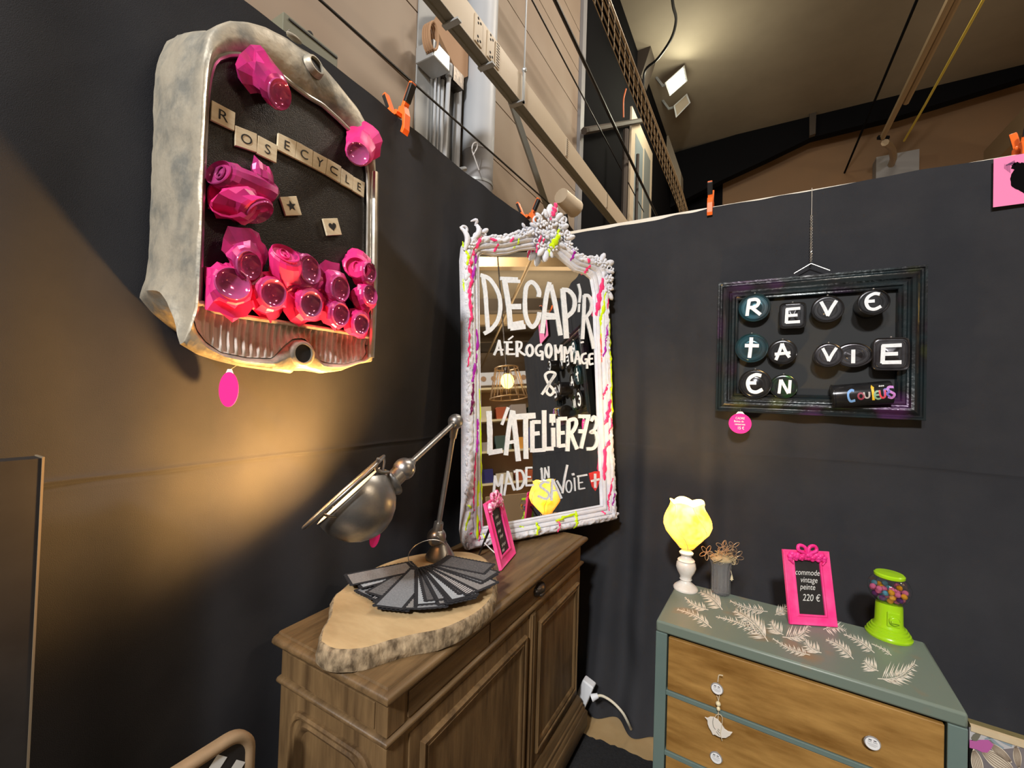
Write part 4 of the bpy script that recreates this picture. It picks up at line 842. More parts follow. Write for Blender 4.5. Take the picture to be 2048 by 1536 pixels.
# ---------------------------------------------------------------- pink blackboard frames
def chalk_frame(pl, pr_, lean, H, label, bowm, lines=None, scribble=None, leg=None):
    r = (pr_ - pl); W = r.length; r.normalize(); nh = r.cross(V((0, 0, 1))).normalized()
    a = math.radians(lean); u = V((0, 0, 1)) * math.cos(a) - nh * math.sin(a); n = nh * math.cos(a) + V((0, 0, 1)) * math.sin(a)
    o0 = pl + nh * 0 + V((0, 0, .0005)); P = lambda x, y, h=0: o0 + r * x + u * y + n * h
    o = thing('chalkboard_frame', label, 'frame', (pl + pr_) / 2)
    iw = W * .225; rows = []
    for f, h in ((0, 0), (0, .010), (.06, .012), (.3, .0085), (.75, .007), (.9, .010), (1, .009), (1, .002)):
        i = f * iw; j = f * iw * .95; rows.append([P(i, j, h), P(W - i, j, h), P(W - i, H - j * .98, h), P(i, H - j * .98, h)])
    m = MB(); m.grid(rows, cv=True); m.f.append((0, 1, 2, 3)); part('frame', m, 'pink', o, smooth=30)
    m = MB(); m.poly([P(iw, iw * .95, .003), P(W - iw, iw * .95, .003), P(W - iw, H - iw * .93, .003), P(iw, H - iw * .93, .003)]); part('blackboard', m, 'chalk', o, smooth=0, label='small blackboard')
    b = MB(); cy = H - iw * .40; rb_ = random.Random(3)
    for sg in (-1, 1):
        b.tube(smoothpl([P(W / 2, cy, .016), P(W / 2 + sg * W * .05, cy + W * .17, .018), P(W / 2 + sg * W * .17, cy + W * .20, .018), P(W / 2 + sg * W * .19, cy + W * .10, .018), P(W / 2, cy + .002, .016)], 16), W * .038, 7)
        for k in range(9):
            x = W / 2 + sg * W * (.03 + .042 * k); y = cy - W * .02 + W * .03 * math.sin(k * 2.1)
            b.sph(P(x, y, .012), W * rb_.uniform(.05, .075), 8, 6, (1, 1, .9)); b.sph(P(x, y - W * .05, .010), W * rb_.uniform(.04, .06), 8, 6)
        b.tube(smoothpl([P(W / 2 + sg * W * .30, cy - W * .02, .013), P(W / 2 + sg * W * .36, cy - W * .12, .014), P(W / 2 + sg * W * .31, cy - W * .20, .013)], 10), [W * .03 * (1 - .05 * k) for k in range(10)], 6)
    b.sph(P(W / 2, cy, .016), W * .055, 10, 8)
    part('bow', b, bowm, o, smooth=60, label='moulded bow and flowers')
    m = MB(); top_ = P(W / 2, H * .72, -.003); ft = leg if leg is not None else V((top_.x, top_.y, pl.z)) - nh * H * .42
    m.tube([top_, V((ft[0], ft[1], pl.z + .003))], [.006, .004], 6); part('easel_leg', m, 'handle_dark', o, label='dark easel leg')
    if leg is not None:
        m = MB(); m.tube(smoothpl([P(W * .3, H * .22, -.004), P(W * .3, H * .20, -.02), V((ft[0], ft[1], pl.z)).lerp(top_, .35)], 8), .0022, 6); part('stay_cord', m, 'white_card', o)
    g = MB()
    if lines:
        for s, yy, hh, xx in lines:
            vs, fs, (a0, b0, c0_, d0) = text2d(s); k = hh * H / .7
            g.add([P(W * xx + (px - (a0 + c0_) / 2) * k * .74 + .2 * py * k, H * yy + py * k * .95, .0036) for px, py in vs], fs)
    if scribble:
        for yy, x0_, x1_ in scribble:
            pp = [(x0_ + (x1_ - x0_) * k / 9, yy + (.016 if k % 2 else -.016) * (1 if k % 3 else 1.6)) for k in range(10)]
            stroke(g, [(W * a1, H * b1) for a1, b1 in pp], .0018, lambda x, y: P(x, y, .0036))
    part('chalk_writing', g, 'chalk_ink', o, smooth=0)
    return o
chalk_frame(oz(998, 1142, CZ), oz(1027, 1108, CZ), 17, .235, 'pink framed chalkboard with a bow standing on the wooden cabinet before the mirror', 'bow_white', scribble=[(.70, .42, .62), (.60, .40, .66), (.49, .38, .56), (.40, .42, .62), (.27, .40, .66), (.20, .36, .50)], leg=oz(957, 1113, CZ))
# ---------------------------------------------------------------- green painted dresser
DZ = .75
D0 = oz(1312, 1240, DZ); D1 = oz(1938, 1430, DZ); du = (D1 - D0); DW = du.length; du.normalize(); dv = V((-du.y, du.x, 0)); DD = .382
def dp(u, v, z): return V((D0.x, D0.y, 0)) + du * u + dv * v + V((0, 0, z))
DT = Matrix((( du.x, dv.x, 0, D0.x), (du.y, dv.y, 0, D0.y), (0, 0, 1, 0), (0, 0, 0, 1)))
ds = thing('dresser', 'sage green painted chest of drawers with stencilled ferns and wooden drawer fronts', 'dresser', dp(DW / 2, DD / 2, 0))
def rbox(x0, x1, y0, y1, z0, z1): return MB(DT).bx(x0, x1, y0, y1, z0, z1)
t_ = .038
part('top', rbox(0, DW, 0, DD, DZ - t_, DZ), 'dresser_top', ds, smooth=40, bevel=.007)
cs = MB(DT); cs.bx(0.0005, t_, .001, DD, .06, DZ - t_); cs.bx(DW - t_, DW - .0005, .001, DD, .06, DZ - t_); cs.bx(t_, DW - t_, DD - .012, DD, .06, DZ - t_)
zs_ = [(.523, .703), (.320, .507), (.112, .304)]
for z in (.507, .304, .096): cs.bx(t_, DW - t_, .002, DD - .012, z, z + .016)
part('carcass', cs, 'dresser', ds, smooth=0, bevel=.002)
for x in (.03, DW - .07):
    for y in (.03, DD - .07): part('foot', rbox(x, x + .04, y, y + .04, .0035, .06), 'dresser', ds, smooth=0)
drawers = []
for z0, z1 in zs_:
    d_ = part('drawer', rbox(t_ + .004, DW - t_ - .004, .006, .024, z0 + .001, z1 - .001), 'drawer', ds, smooth=0, bevel=.0025); drawers.append(d_)
def knob(px, z_i):
    p = opl(px[0], px[1], dp(0, -.018, 0), dv); n = -dv; c = p - n * .022
    m = MB(); m.lathe([(.006, 0), (.007, .010), (.013, .015), (.0175, .018), (.0185, .0205), (.017, .0225), (0, .0228)], c, n, 28)
    k = part('knob', m, 'knob', drawers[z_i], smooth=50)
    g = MB(); g.lathe([(.0158, .0232), (0, .0233)], c, n, 28, caps=False); part('label_disc', g, 'white_card', k, smooth=0, label='white printed disc')
    w = MB(); r = du; up = V((0, 0, 1))
    for yy, x0_, x1_, th_ in ((.0075, -.009, -.002, .003), (.0075, .002, .008, .003), (.0035, -.010, -.002, .0012), (.0035, .001, .010, .0012), (-.001, -.011, .011, .0006), (-.004, -.010, .010, .0006), (-.007, -.007, .007, .0006)):
        w.add([c + n * .0237 + r * a + up * b for a, b in ((x0_, yy), (x1_, yy), (x1_, yy + th_), (x0_, yy + th_))], [(0, 1, 2, 3)])
    part('printed_marks', w, mat('grey_print', (.12, .12, .13), .6), k, smooth=0)
knob((1434, 1378), 0); knob((1745, 1487), 0); knob((1432, 1516), 1)
p = dp(DW - .22, -.018, .41); q = W2C @ (p - CAM); knob((1024 + F * q.x / q.z, 768 + F * q.y / q.z), 1)
# stencilled ferns on the top
def fern(base, tip, wid, n=11, bend=.12):
    n = int(n * 1.5)
    f = lambda x, y: oz(1290 + x * .36196, 980 + y * .36196, DZ + .0006)
    A, B = V((*base, 0)), V((*tip, 0)); L = B - A; nr = V((-L.y, L.x, 0)).normalized(); g = MB()
    ax = [A + L * (i / 12) + nr * L.length * bend * math.sin(math.pi * i / 12) for i in range(13)]
    stroke(g, [(p.x, p.y) for p in ax], 4.5, f)
    # leaflets
    for i in range(n):
        t = .10 + .86 * i / (n - 1); c = A + L * t + nr * L.length * bend * math.sin(math.pi * t); ln = wid * (1.0 - .78 * t ** 1.3) * (.75 + .35 * math.sin(i * 2.3))
        for sg in (-1, 1):
            d = (nr * sg * .74 + L.normalized() * .74).normalized(); e = c + d * ln * 1.25; s2 = V((-d.y, d.x, 0)) * min(3.9, ln * .115)
            mid = c.lerp(e, .45); g.add([f(q_.x, q_.y) for q_ in (c, mid + s2, e, mid - s2)], [(0, 1, 2, 3)])
    part('fern_stencil', g, 'fern', ds, smooth=0)
for a in (((428, 662), (305, 565), 62, 12, .1), ((350, 662), (220, 592), 36, 11, -.1), ((368, 762), (178, 660), 40, 12, .08), ((678, 672), (470, 612), 40, 12, -.06), ((680, 838), (495, 668), 80, 16, .08), ((640, 795), (392, 700), 42, 13, .05),
          ((760, 812), (905, 745), 70, 10, .2), ((765, 800), (700, 725), 60, 8, -.15), ((985, 770), (1108, 778), 52, 9, -.15), ((912, 912), (706, 820), 36, 14, -.06), ((975, 900), (885, 825), 52, 10, -.15),
          ((1152, 935), (1000, 826), 50, 13, .08), ((1268, 900), (1098, 797), 42, 13, .06), ((1362, 914), (1252, 850), 22, 9, .05), ((1285, 1042), (1490, 955), 90, 14, .16), ((1290, 1000), (1215, 940), 62, 8, -.1), ((718, 690), (780, 640), 46, 8, .1)):
    fern(*a)
# ---------------------------------------------------------------- things standing on the dresser
c = oz(1371, 1178, DZ); c.z = DZ + .0005; dc = (W2C @ (c - CAM)).z; k = dc / F     # metres per pixel there
tlp = thing('table_lamp', 'small lit table lamp with yellow tulip shade and white turned base on dresser', 'lamp', c)
m = MB(); m.lathe([(.046, 0), (.047, .005), (.043, .011), (.040, .014), (.030, .022), (.021, .030), (.019, .036), (.024, .040), (.021, .046), (.024, .056), (.033, .072), (.038, .088), (.036, .104), (.031, .112), (.033, .116), (.029, .121), (.021, .127), (.018, .135), (.026, .141), (.027, .147), (.021, .153), (.014, .158), (.013, .170)], c, n=40)
part('base', m, 'ceramic', tlp, smooth=50, label='white turned wooden base')
shm = bpy.data.materials.new('pleated_fabric_shade'); shm.use_nodes = True; t = shm.node_tree; n_ = t.nodes; n_.remove(n_['Principled BSDF'])
df = n_.new('ShaderNodeBsdfDiffuse'); tr = n_.new('ShaderNodeBsdfTranslucent'); mx = n_.new('ShaderNodeMixShader'); mx.inputs[0].default_value = .15
tcn = n_.new('ShaderNodeTexCoord'); nz = n_.new('ShaderNodeTexNoise'); nz.inputs['Scale'].default_value = 18; t.links.new(tcn.outputs['Object'], nz.inputs['Vector'])
rp = n_.new('ShaderNodeValToRGB'); rp.color_ramp.elements[0].position = .42; rp.color_ramp.elements[1].position = .66; rp.color_ramp.elements[0].color = (.84, .62, .20, 1); rp.color_ramp.elements[1].color = (.74, .45, .05, 1)
t.links.new(nz.outputs['Fac'], rp.inputs[0]); t.links.new(rp.outputs[0], df.inputs[0]); t.links.new(rp.outputs[0], tr.inputs[0])
t.links.new(df.outputs[0], mx.inputs[1]); t.links.new(tr.outputs[0], mx.inputs[2]); t.links.new(mx.outputs[0], n_['Material Output'].inputs[0])
rows = []; NU = 120
for i in range(21):
    v = i / 20; z = .166 + .186 * v; base_r = .032 + .070 * math.sin(math.pi * min(1, v * .93 + .04)) ** .85 if v < .6 else None
    r_p = [(0, .030), (.08, .042), (.2, .064), (.35, .088), (.5, .098), (.62, .096), (.74, .086), (.86, .072), (.94, .066), (1, .070)]
    for (va, ra), (vb, rb2) in zip(r_p, r_p[1:]):
        if va <= v <= vb: rr = ra + (rb2 - ra) * (v - va) / (vb - va)
    row = []
    for j in range(NU):
        q = 2 * math.pi * j / NU; tw = q + 1.1 * v
        lobe = 1 + (.05 + .03 * v) * abs(math.sin(tw * 2.5)) - .06 + .010 * math.sin(tw * 40)
        zz_ = z + (.012 * abs(math.sin(tw * 2.5)) - .006) * max(0, v - .6) * 2.5
        row.append(c + V((math.cos(q) * rr * lobe * .95, math.sin(q) * rr * lobe * .95, zz_)))
    rows.append(row)
m = MB(); m.grid(rows, cv=True); part('lamp_shade', m, shm, tlp, smooth=70, label='lit yellow tulip shaped shade')
sm = MB()
for j in range(5):
    q0 = 2 * math.pi * j / 5; P = []
    for i in range(0, 21):
        v = i / 20; q = q0 - 1.1 * v; idx = int(round((q % (2 * math.pi)) / (2 * math.pi) * NU)) % NU; P.append(rows[i][idx] + (rows[i][idx] - c - V((0, 0, rows[i][idx].z - c.z))).normalized() * .0012)
    sm.tube(P, .0011, 5)
part('seam_piping', sm, 'cord', tlp)
m = MB(); m.sph(c + V((0, 0, .235)), .022, 14, 10, (1, 1, 1.2)); part('bulb', m, 'bulb', tlp)
lamp('table_lamp_light', 'POINT', c + V((0, 0, .328)), 24, (1.0, .66, .28), .03)
# glass vase with wire flowers
c = oz(1441, 1186, DZ); c.z = DZ + .0005
va = thing('vase', 'ribbed clear glass vase filled with dry moss and copper wire flowers beside the table lamp', 'vase', c)
rib = lambda q, z: 1 + .05 * math.cos(q * 14)
m = MB(); m.lathe([(0, .001), (.031, 0), (.034, .004), (.0345, .05), (.035, .09), (.038, .115), (.044, .130), (.048, .136), (.0465, .137), (.042, .129), (.036, .114), (.033, .09), (.0325, .05), (.031, .010), (0, .008)], c, n=56, caps=False, rfun=rib); part('glass', m, 'ribglass', va, smooth=60)
m = MB(); rm = random.Random(5)
for i in range(46):
    a, r, z = rm.uniform(0, 6.3), rm.uniform(0, .046), rm.uniform(.128, .150); s_ = c + V((r * math.cos(a), r * math.sin(a), z + .010 * (1 - r / .05)))
    m.tube([s_ + V((.010 * math.cos(k * .9 + a), .010 * math.sin(k * .9 + a) * math.cos(i), .008 * math.sin(k * .9 + i))) for k in range(8)], .0016, 5)
m.sph(c + V((0, 0, .137)), .042, 16, 8, (1, 1, .35)); part('moss', m, 'moss', va, smooth=60, label='dry grey brown moss')
def wflower(cc, r, pet, st):
    m = MB(); a0 = rm.uniform(0, 6); t1 = (imgr + V((0, 0, rm.uniform(-.2, .2)))).normalized(); t2 = (V((0, 0, 1)) + fw * rm.uniform(-.4, .4)).normalized()
    for p_ in range(pet):
        a = a0 + 2 * math.pi * p_ / pet; d = t1 * math.cos(a) + t2 * math.sin(a); e = t1 * -math.sin(a) + t2 * math.cos(a)
        m.tube([cc + d * r * (.5 - .5 * math.cos(2 * math.pi * k / 14)) + e * r * .24 * math.sin(2 * math.pi * k / 14) for k in range(15)], .0011, 5)
    m.tube(smoothpl([cc, cc.lerp(st, .5) + imgr * .012, st], 9), .0011, 5); part('wire_flower', m, 'copper', va, smooth=60)
def at(px, py): return od(px, py, (W2C @ (c - CAM)).z - .01)
wflower(at(1470, 1114), .036, 6, c + V((.02, 0, .14))); wflower(at(1452, 1100), .032, 5, c + V((.01, .01, .14))); wflower(at(1413, 1105), .029, 5, c + V((-.02, 0, .14))); wflower(at(1445, 1094), .028, 4, c + V((0, -.01, .14))); wflower(at(1466, 1094), .028, 4, c + V((.02, .01, .14)))
m = MB(); hp = at(1456, 1150) - fw * .03
m.prism([hp + imgr * x * .001 + V((0, 0, z * .001)) for x, z in ((0, 14), (3, 8), (1.5, 8), (5, 2), (2.5, 2), (7, -6), (2, -5), (1, -10), (-1, -10), (-2, -5), (-7, -6), (-2.5, 2), (-5, 2), (-1.5, 8), (-3, 8))], fw * .002); m.tube([hp + V((0, 0, .014)), hp + V((0, 0, .026)) + fw * .01], .0007, 5)
part('hanging_charm', m, 'bead', va, smooth=0, label='small wooden tree charm')
# chalkboard frame on the dresser
chalk_frame(oz(1577, 1247, DZ), oz(1672, 1253, DZ), 12, .245, 'pink framed chalkboard reading commode vintage peinte standing on the green dresser', 'bow', lines=[('commode', .66, .080, .495), ('vintage', .56, .080, .51), ('peinte', .465, .080, .47), ('220 \u20ac', .315, .095, .52)])
# gumball machine
c = oz(1777, 1271, DZ); c.z = DZ + .0005
gm = thing('gumball_machine', 'small lime green gumball machine with clear globe on the right of the dresser', 'gumball machine', c)
m = MB(); m.lathe([(0, 0), (.061, 0), (.062, .006), (.058, .010), (.057, .016), (.053, .018), (.052, .024), (.048, .026), (.047, .032), (.042, .034), (.040, .040), (.037, .046), (.036, .10), (.034, .112), (.030, .114), (0, .114)], c, n=48); part('base', m, 'lime', gm, smooth=40)
nf = (CAM - c); nf.z = 0; nf.normalize(); sd = V((0, 0, 1)).cross(nf); off = (nf + sd * .35).normalized(); sf2 = V((0, 0, 1)).cross(off)
pc = c + off * .034 + V((0, 0, .068)); R3 = Matrix((sf2, off, V((0, 0, 1)))).transposed()
m = MB(); m.box(pc, (.034, .010, .048), R3); pn = part('coin_plate', m, 'lime', gm, smooth=0, bevel=.003)
m = MB(); m.lathe([(.0145, 0), (.0145, .006), (.012, .009), (0, .010)], pc + off * .004 + V((0, 0, -.002)), off, 28); m.box(pc + off * .014 + V((0, 0, -.002)), (.022, .012, .007), R3); part('turn_knob', m, 'lime', pn, smooth=40, bevel=.001)
gc = c + V((0, 0, .158)); GR = .058
gpf = [(.033, -.046), (.046, -.036), (.054, -.020), (.058, 0), (.054, .018), (.045, .032), (.036, .041), (.034, .045)]; gpf = [(q.x, q.y) for q in smoothpl([V((a, b, 0)) for a, b in gpf], 24)]
m = MB(); m.lathe(gpf + [(a - .0012, b) for a, b in reversed(gpf)], gc, n=56, caps=False); part('globe', m, 'thin_glass', gm, smooth=70, label='clear plastic globe')
m = MB(); m.lathe([(.038, 0), (.041, .003), (.041, .010), (.037, .014), (0, .016)], gc + V((0, 0, .036)), (0, 0, 1), 40); part('lid', m, 'lime', gm, smooth=40)
gcol = {'yellow': (.93, .42, .01), 'pink': (.88, .20, .42), 'purple': (.13, .03, .22), 'blue': (.10, .42, .62), 'green': (.10, .36, .22)}
gmats = {k_: mat('gumball_' + k_, v_, .2, coat=.4) for k_, v_ in gcol.items()}
rg2 = random.Random(8); placed = []; r = .0088
sx = MB().sph((0, 0, 0), r, 16, 10)
gme = {}
for k_ in gcol:
    me = bpy.data.meshes.new('gumball'); me.from_pydata([tuple(v) for v in sx.v], [], sx.f); me.materials.append(gmats[k_]); me.shade_smooth(); gme[k_] = me
def inside(p):
    z = p.z
    pr2 = [(-.046, .033), (-.036, .046), (-.020, .054), (0, .058), (.02, .054)]
    for (za, ra), (zb2, rb3) in zip(pr2, pr2[1:]):
        if za <= z <= zb2: return (p.x ** 2 + p.y ** 2) ** .5 + r + .0018 < ra + (rb3 - ra) * (z - za) / (zb2 - za)
    return False
tries = 0
while len(placed) < 62 and tries < 30000:
    tries += 1; lim = .046 * (tries / 30000) - .036
    p = V((rg2.uniform(-.05, .05), rg2.uniform(-.05, .05), -.0365 + rg2.random() * min(.038, .004 + .05 * tries / 12000)))
    if inside(p) and inside(p + V((0, 0, -.004))) and all((p - q).length > 2 * r * .985 for q in placed): placed.append(p)
words = {'yellow': 'yellow', 'pink': 'pink', 'purple': 'dark purple', 'blue': 'turquoise', 'green': 'green'}
for p in sorted(placed, key=lambda q: q.z):
    low_ = p.z < -.015; k_ = rg2.choice(['purple', 'purple', 'pink', 'blue', 'green', 'pink', 'yellow'] if low_ else ['yellow', 'pink', 'pink', 'blue', 'yellow', 'pink'])
    g = bpy.data.objects.new('gumball', gme[k_]); COL.objects.link(g); g.location = gc + p
    finish(g, words[k_] + ' gumball inside the globe of the lime green gumball machine', 'gumball', words[k_] + ' gumballs in the globe'); ORG[g.name] = g.location.copy()
# bird charm hanging from the upper left knob
PY = dp(0, -.024, 0)
def bp(x, y, h=0): return opl(1400 + x * .0911, 1340 + y * .0911, PY, dv) - dv * h
bd = thing('bird_charm', 'white wooden bird charm on beaded cord hanging from the upper left dresser knob', 'charm', bp(400, 300))
m = MB(); m.tube(smoothpl([bp(505, 125), bp(440, 110), bp(410, 130), bp(390, 260)], 14), .0016, 6); m.tube(smoothpl([bp(370, 560), bp(395, 640), bp(405, 700)], 8), .0011, 6); m.tube([bp(425, 560), bp(405, 700)], .0011, 6); m.tube([bp(405, 920), bp(395, 1075)], .0013, 6)
m.tube(smoothpl([bp(330, 1020, .003), bp(380, 960, .004), bp(440, 960, .004), bp(490, 1020, .004), bp(485, 1180, .004), bp(455, 1380, .004), bp(490, 1530, .004)], 20), .0011, 6); part('cord', m, 'cord', bd)
m = MB(); m.sph(bp(400, 740), .0075, 14, 10); part('bead', m, 'bead', bd); m = MB(); m.sph(bp(405, 850), .0058, 14, 10, (1, 1, 1.2)); part('bead', m, 'bead', bd)
m = MB(); m.prism([bp(x, y) for x, y in ((108, 1020), (165, 1042), (230, 1012), (300, 1020), (400, 1080), (480, 1180), (545, 1285), (620, 1335), (715, 1355), (660, 1425), (570, 1478), (480, 1475), (400, 1445), (330, 1405), (285, 1408), (250, 1330), (200, 1250), (170, 1170), (165, 1090))], dv * -.004)
bb = part('bird', m, mat('whitewashed_wood', (.76, .70, .62), .7), bd, smooth=0, bevel=.0008, label='whitewashed bird shape')
m = MB()
for pp in ([(300, 1020), (285, 1120), (300, 1220), (345, 1290)], [(360, 1330), (430, 1420)], [(385, 1300), (440, 1370)], [(395, 1270), (435, 1310)]): stroke(m, pp, 13, lambda x, y: bp(x, y, .0046))
part('wing_marks', m, mat('grey_pencil', (.22, .2, .17), .8), bb, smooth=0)
# ---------------------------------------------------------------- black picture with tin cans
YB, YF = 2.272, 2.235
pic = thing('black_picture', 'black framed picture with lettered tin cans hung by a wire on the right wall', 'picture', (.2, YB, 1.48))
PQ = [oy(1437, 565, YF), oy(1864, 530, YF), oy(1845, 838, YF), oy(1430, 825, YF)]
x0p, x1p = (PQ[0].x + PQ[3].x) / 2, (PQ[1].x + PQ[2].x) / 2; z1p, z0p = (PQ[0].z + PQ[1].z) / 2, (PQ[2].z + PQ[3].z) / 2
rows = []; fw_ = .090
for f, h in ((0, -.028), (0, .004), (.02, .010), (.10, .010), (.14, .004), (.2, .004), (.28, .012), (.42, .018), (.52, .015), (.58, .006), (.64, .004), (.70, .010), (.80, .009), (.86, .002), (.93, .004), (.97, .002), (1, -.016)):
    i = fw_ * f; y = YF - h + .004; rows.append([V((x0p + i, y, z0p + i)), V((x1p - i, y, z0p + i)), V((x1p - i, y, z1p - i)), V((x0p + i, y, z1p - i))])
m = MB(); m.grid(rows, cv=True); frp = part('frame', m, 'lacquer', pic, smooth=30)
# sprayed colour patches on the lacquer
iri = [mat('spray_green', (.10, .14, .02), .3, coat=.4), mat('spray_purple', (.14, .04, .20), .3, coat=.4), mat('spray_teal', (.03, .10, .11), .3, coat=.4), mat('spray_pink', (.30, .05, .14), .3, coat=.4)]
m = MB(); m.bx(x0p + .08, x1p - .08, YB - .012, YB - .004, z0p + .08, z1p - .08); part('backing', m, 'matte_black', pic, smooth=0)
YK = YB - .012
canm = {'dark': mat('dark_tin', (.035, .036, .04), .22, .7, col2=(.06, .06, .065), nscale=20), 'teal': mat('teal_tin', (.03, .10, .13), .22, .6, col2=(.05, .07, .08), nscale=12), 'green': mat('green_tin', (.03, .10, .03), .22, .6, col2=(.04, .045, .05), nscale=14, lo=.4, hi=.55), 'grey': mat('grey_tin', (.10, .10, .11), .28, .8, col2=(.05, .045, .05), nscale=15)}
strok = {
 'R': [[(-.45, .75), (-.55, .0), (-.62, -.72)], [(-.5, .68), (.1, .72), (.35, .45), (.1, .08), (-.5, .0)], [(-.3, .05), (.1, -.3), (.52, -.68)]],
 'E': [[(-.5, .72), (-.55, -.75)], [(-.6, .66), (.68, .70)], [(-.5, .0), (.45, .02)], [(-.6, -.68), (.68, -.66)]],
 'V': [[(-.55, .72), (-.2, .0), (.05, -.62)], [(.72, .74), (.35, .1), (.0, -.65)]],
 'e': [[(-.55, .08), (.1, .10)], [(.50, .72), (.05, .80), (-.45, .5), (-.60, .0), (-.38, -.55), (.1, -.70), (.62, -.45)]],
 't': [[(-.02, .92), (-.08, .0), (-.16, -.85)], [(-.55, .22), (.60, .18)]],
 'A': [[(-.05, .85), (-.3, .0), (-.6, -.80)], [(-.05, .85), (.3, .0), (.65, -.55)], [(-.72, -.22), (.72, -.08)]],
 'I': [[(-.02, .55), (-.02, -.85)]],
 'N': [[(-.28, .72), (-.42, -.75)], [(-.25, .70), (.1, .0), (.48, -.72)], [(.62, .68), (.55, -.70)]]}
def tin(px, rx, dep, shape, letter, col, wl=.30, kx=1.0, seed=0):
    Y = YK - dep; c = oy(px[0], px[1], Y); r = rx * (W2C @ (c - CAM)).z / F * kx; n = V((0, -1, 0)); X_ = V((1, 0, 0)); Z_ = V((0, 0, 1))
    cn = V((c.x, YK, c.z))
    def ring(k, h, ex=1.0):
        out = []
        for i in range(40):
            a = 2 * math.pi * i / 40; ca, sa = math.cos(a), math.sin(a)
            if shape == 'round': x, z = ca, sa
            elif shape == 'oval': x, z = 1.08 * ca, .84 * sa
            else:
                e = .32; x = math.copysign(abs(ca) ** e, ca) * .92; z = math.copysign(abs(sa) ** e, sa) * 1.06
            out.append(cn + X_ * x * r * k + Z_ * z * r * k + n * h)
        return out
    m = MB(); m.grid([ring(.95, 0), ring(.95, dep * .3), ring(.955, dep * .8), ring(.95, dep - .006), ring(1.0, dep - .004), ring(1.01, dep - .001), ring(.98, dep + .0015), ring(.94, dep), ring(.92, dep - .0045)], cv=True)
    b = part('tin_can', m, canm[col], pic, smooth=40)
    g = MB(); pr3 = [(.925, -.0045), (.84, -.0035), (.82, -.002), (.78, -.002), (.76, -.0038), (.62, -.0038), (.60, -.0022), (.56, -.0022), (.54, -.004), (.42, -.004), (.40, -.003), (.0, -.003)]
    g.grid([ring(k_, dep + h_) for k_, h_ in pr3], cv=True); part('can_lid', g, canm[col], b, smooth=40)
    w = MB(); sc = r * .80
    sx_ = .92 if shape != 'rect' else .95
    hgt = [0]
    for s_ in strok[letter]:
        hgt[0] += .00015
        stroke(w, s_, wl, lambda x, y: cn + X_ * x * sc * sx_ + Z_ * y * sc * (1.0 if shape != 'oval' else .85) + n * (dep + .0002 + hgt[0]), jit=.04)
    part('painted_letter', w, 'paint_white', b, smooth=0)
    if shape != 'oval':
        s = MB(); s.sph(cn + Z_ * r * (1.03 if shape != 'rect' else 1.1) + n * (dep - .004), .0035, 8, 6); part('rivet', s, 'wire', b)
for a in (((1509, 615), 28, .045, 'round', 'R', 'teal'), ((1585, 631), 24.5, .045, 'rect', 'E', 'dark'), ((1655, 618), 27, .050, 'round', 'V', 'dark'), ((1747, 604), 26, .105, 'round', 'e', 'dark'),
          ((1503, 696), 29, .040, 'round', 't', 'teal'), ((1565, 704), 25, .040, 'round', 'A', 'dark'), ((1657, 710), 24, .090, 'round', 'V', 'grey'), ((1707, 710), 29, .040, 'oval', 'I', 'grey'), ((1782, 708), 31, .062, 'rect', 'E', 'grey'),
          ((1510, 768), 29, .040, 'round', 'e', 'dark'), ((1567, 773), 24, .035, 'round', 'N', 'green')):
    tin(*a)
rT = .047; a0 = oy(1664, 793, YK - rT); a1 = oy(1782, 784.5, YK - rT); ad = (a1 - a0).normalized()
m = MB(); m.lathe([(rT * .9, -.002), (rT * 1.05, 0), (rT * 1.05, .004), (rT, .006), (rT, (a1 - a0).length - .004), (rT * .97, (a1 - a0).length)], a0, ad, 40); tc_ = part('tin_can', m, canm['dark'], pic, smooth=40, label='dark tin can lying on its side')
m = MB(); m.lathe([(rT * .92, 0), (rT * .86, .012), (0, .012)], a0 - ad * .0025, ad, 36, caps=False); part('can_lid', m, canm['dark'], tc_, smooth=40)
colz = [((.18, .38, .78), 'C', .30, 1.0, 0), ((.30, .05, .09), 'O', .46, .62, -.1), ((.45, .42, .43), 'U', .56, .55, 0), ((.85, .55, .03), 'I', .665, 1.15, .15), ((.24, .42, .30), 'E', .73, .70, -.1), ((.72, .07, .10), 'U', .815, .72, 0), ((.14, .14, .55), 'R', .885, .72, .05), ((.55, .22, .62), 'S', .95, .95, .12)]
up_ = ad.cross(V((0, 1, 0))).normalized(); up_ = up_ if up_.z > 0 else -up_; LT = (a1 - a0).length; nview = (CAM - (a0 + a1) / 2).normalized()
gl = {'C': [[(.7, .75), (.2, .9), (-.5, .5), (-.6, -.2), (-.2, -.8), (.7, -.7)]], 'O': [ellip(0, 0, .62, .72, 14)], 'U': [[(-.6, .8), (-.55, -.3), (-.1, -.8), (.45, -.5), (.6, .8)]], 'I': [[(.25, 1.0), (-.15, .5)], [(.0, .6), (-.05, -.9)]],
      'E': [[(.7, .7), (-.1, .75), (-.6, .2), (-.5, -.5), (.1, -.85), (.75, -.7)], [(-.5, .0), (.4, .05)]], 'R': [[(-.5, .85), (-.55, -.85)], [(-.5, .8), (.4, .75), (.4, .15), (-.5, .0)], [(-.3, .0), (.6, -.8)]], 'S': [[(.65, .8), (-.2, .85), (-.55, .4), (.1, .0), (.6, -.35), (.1, -.85), (-.65, -.65)]]}
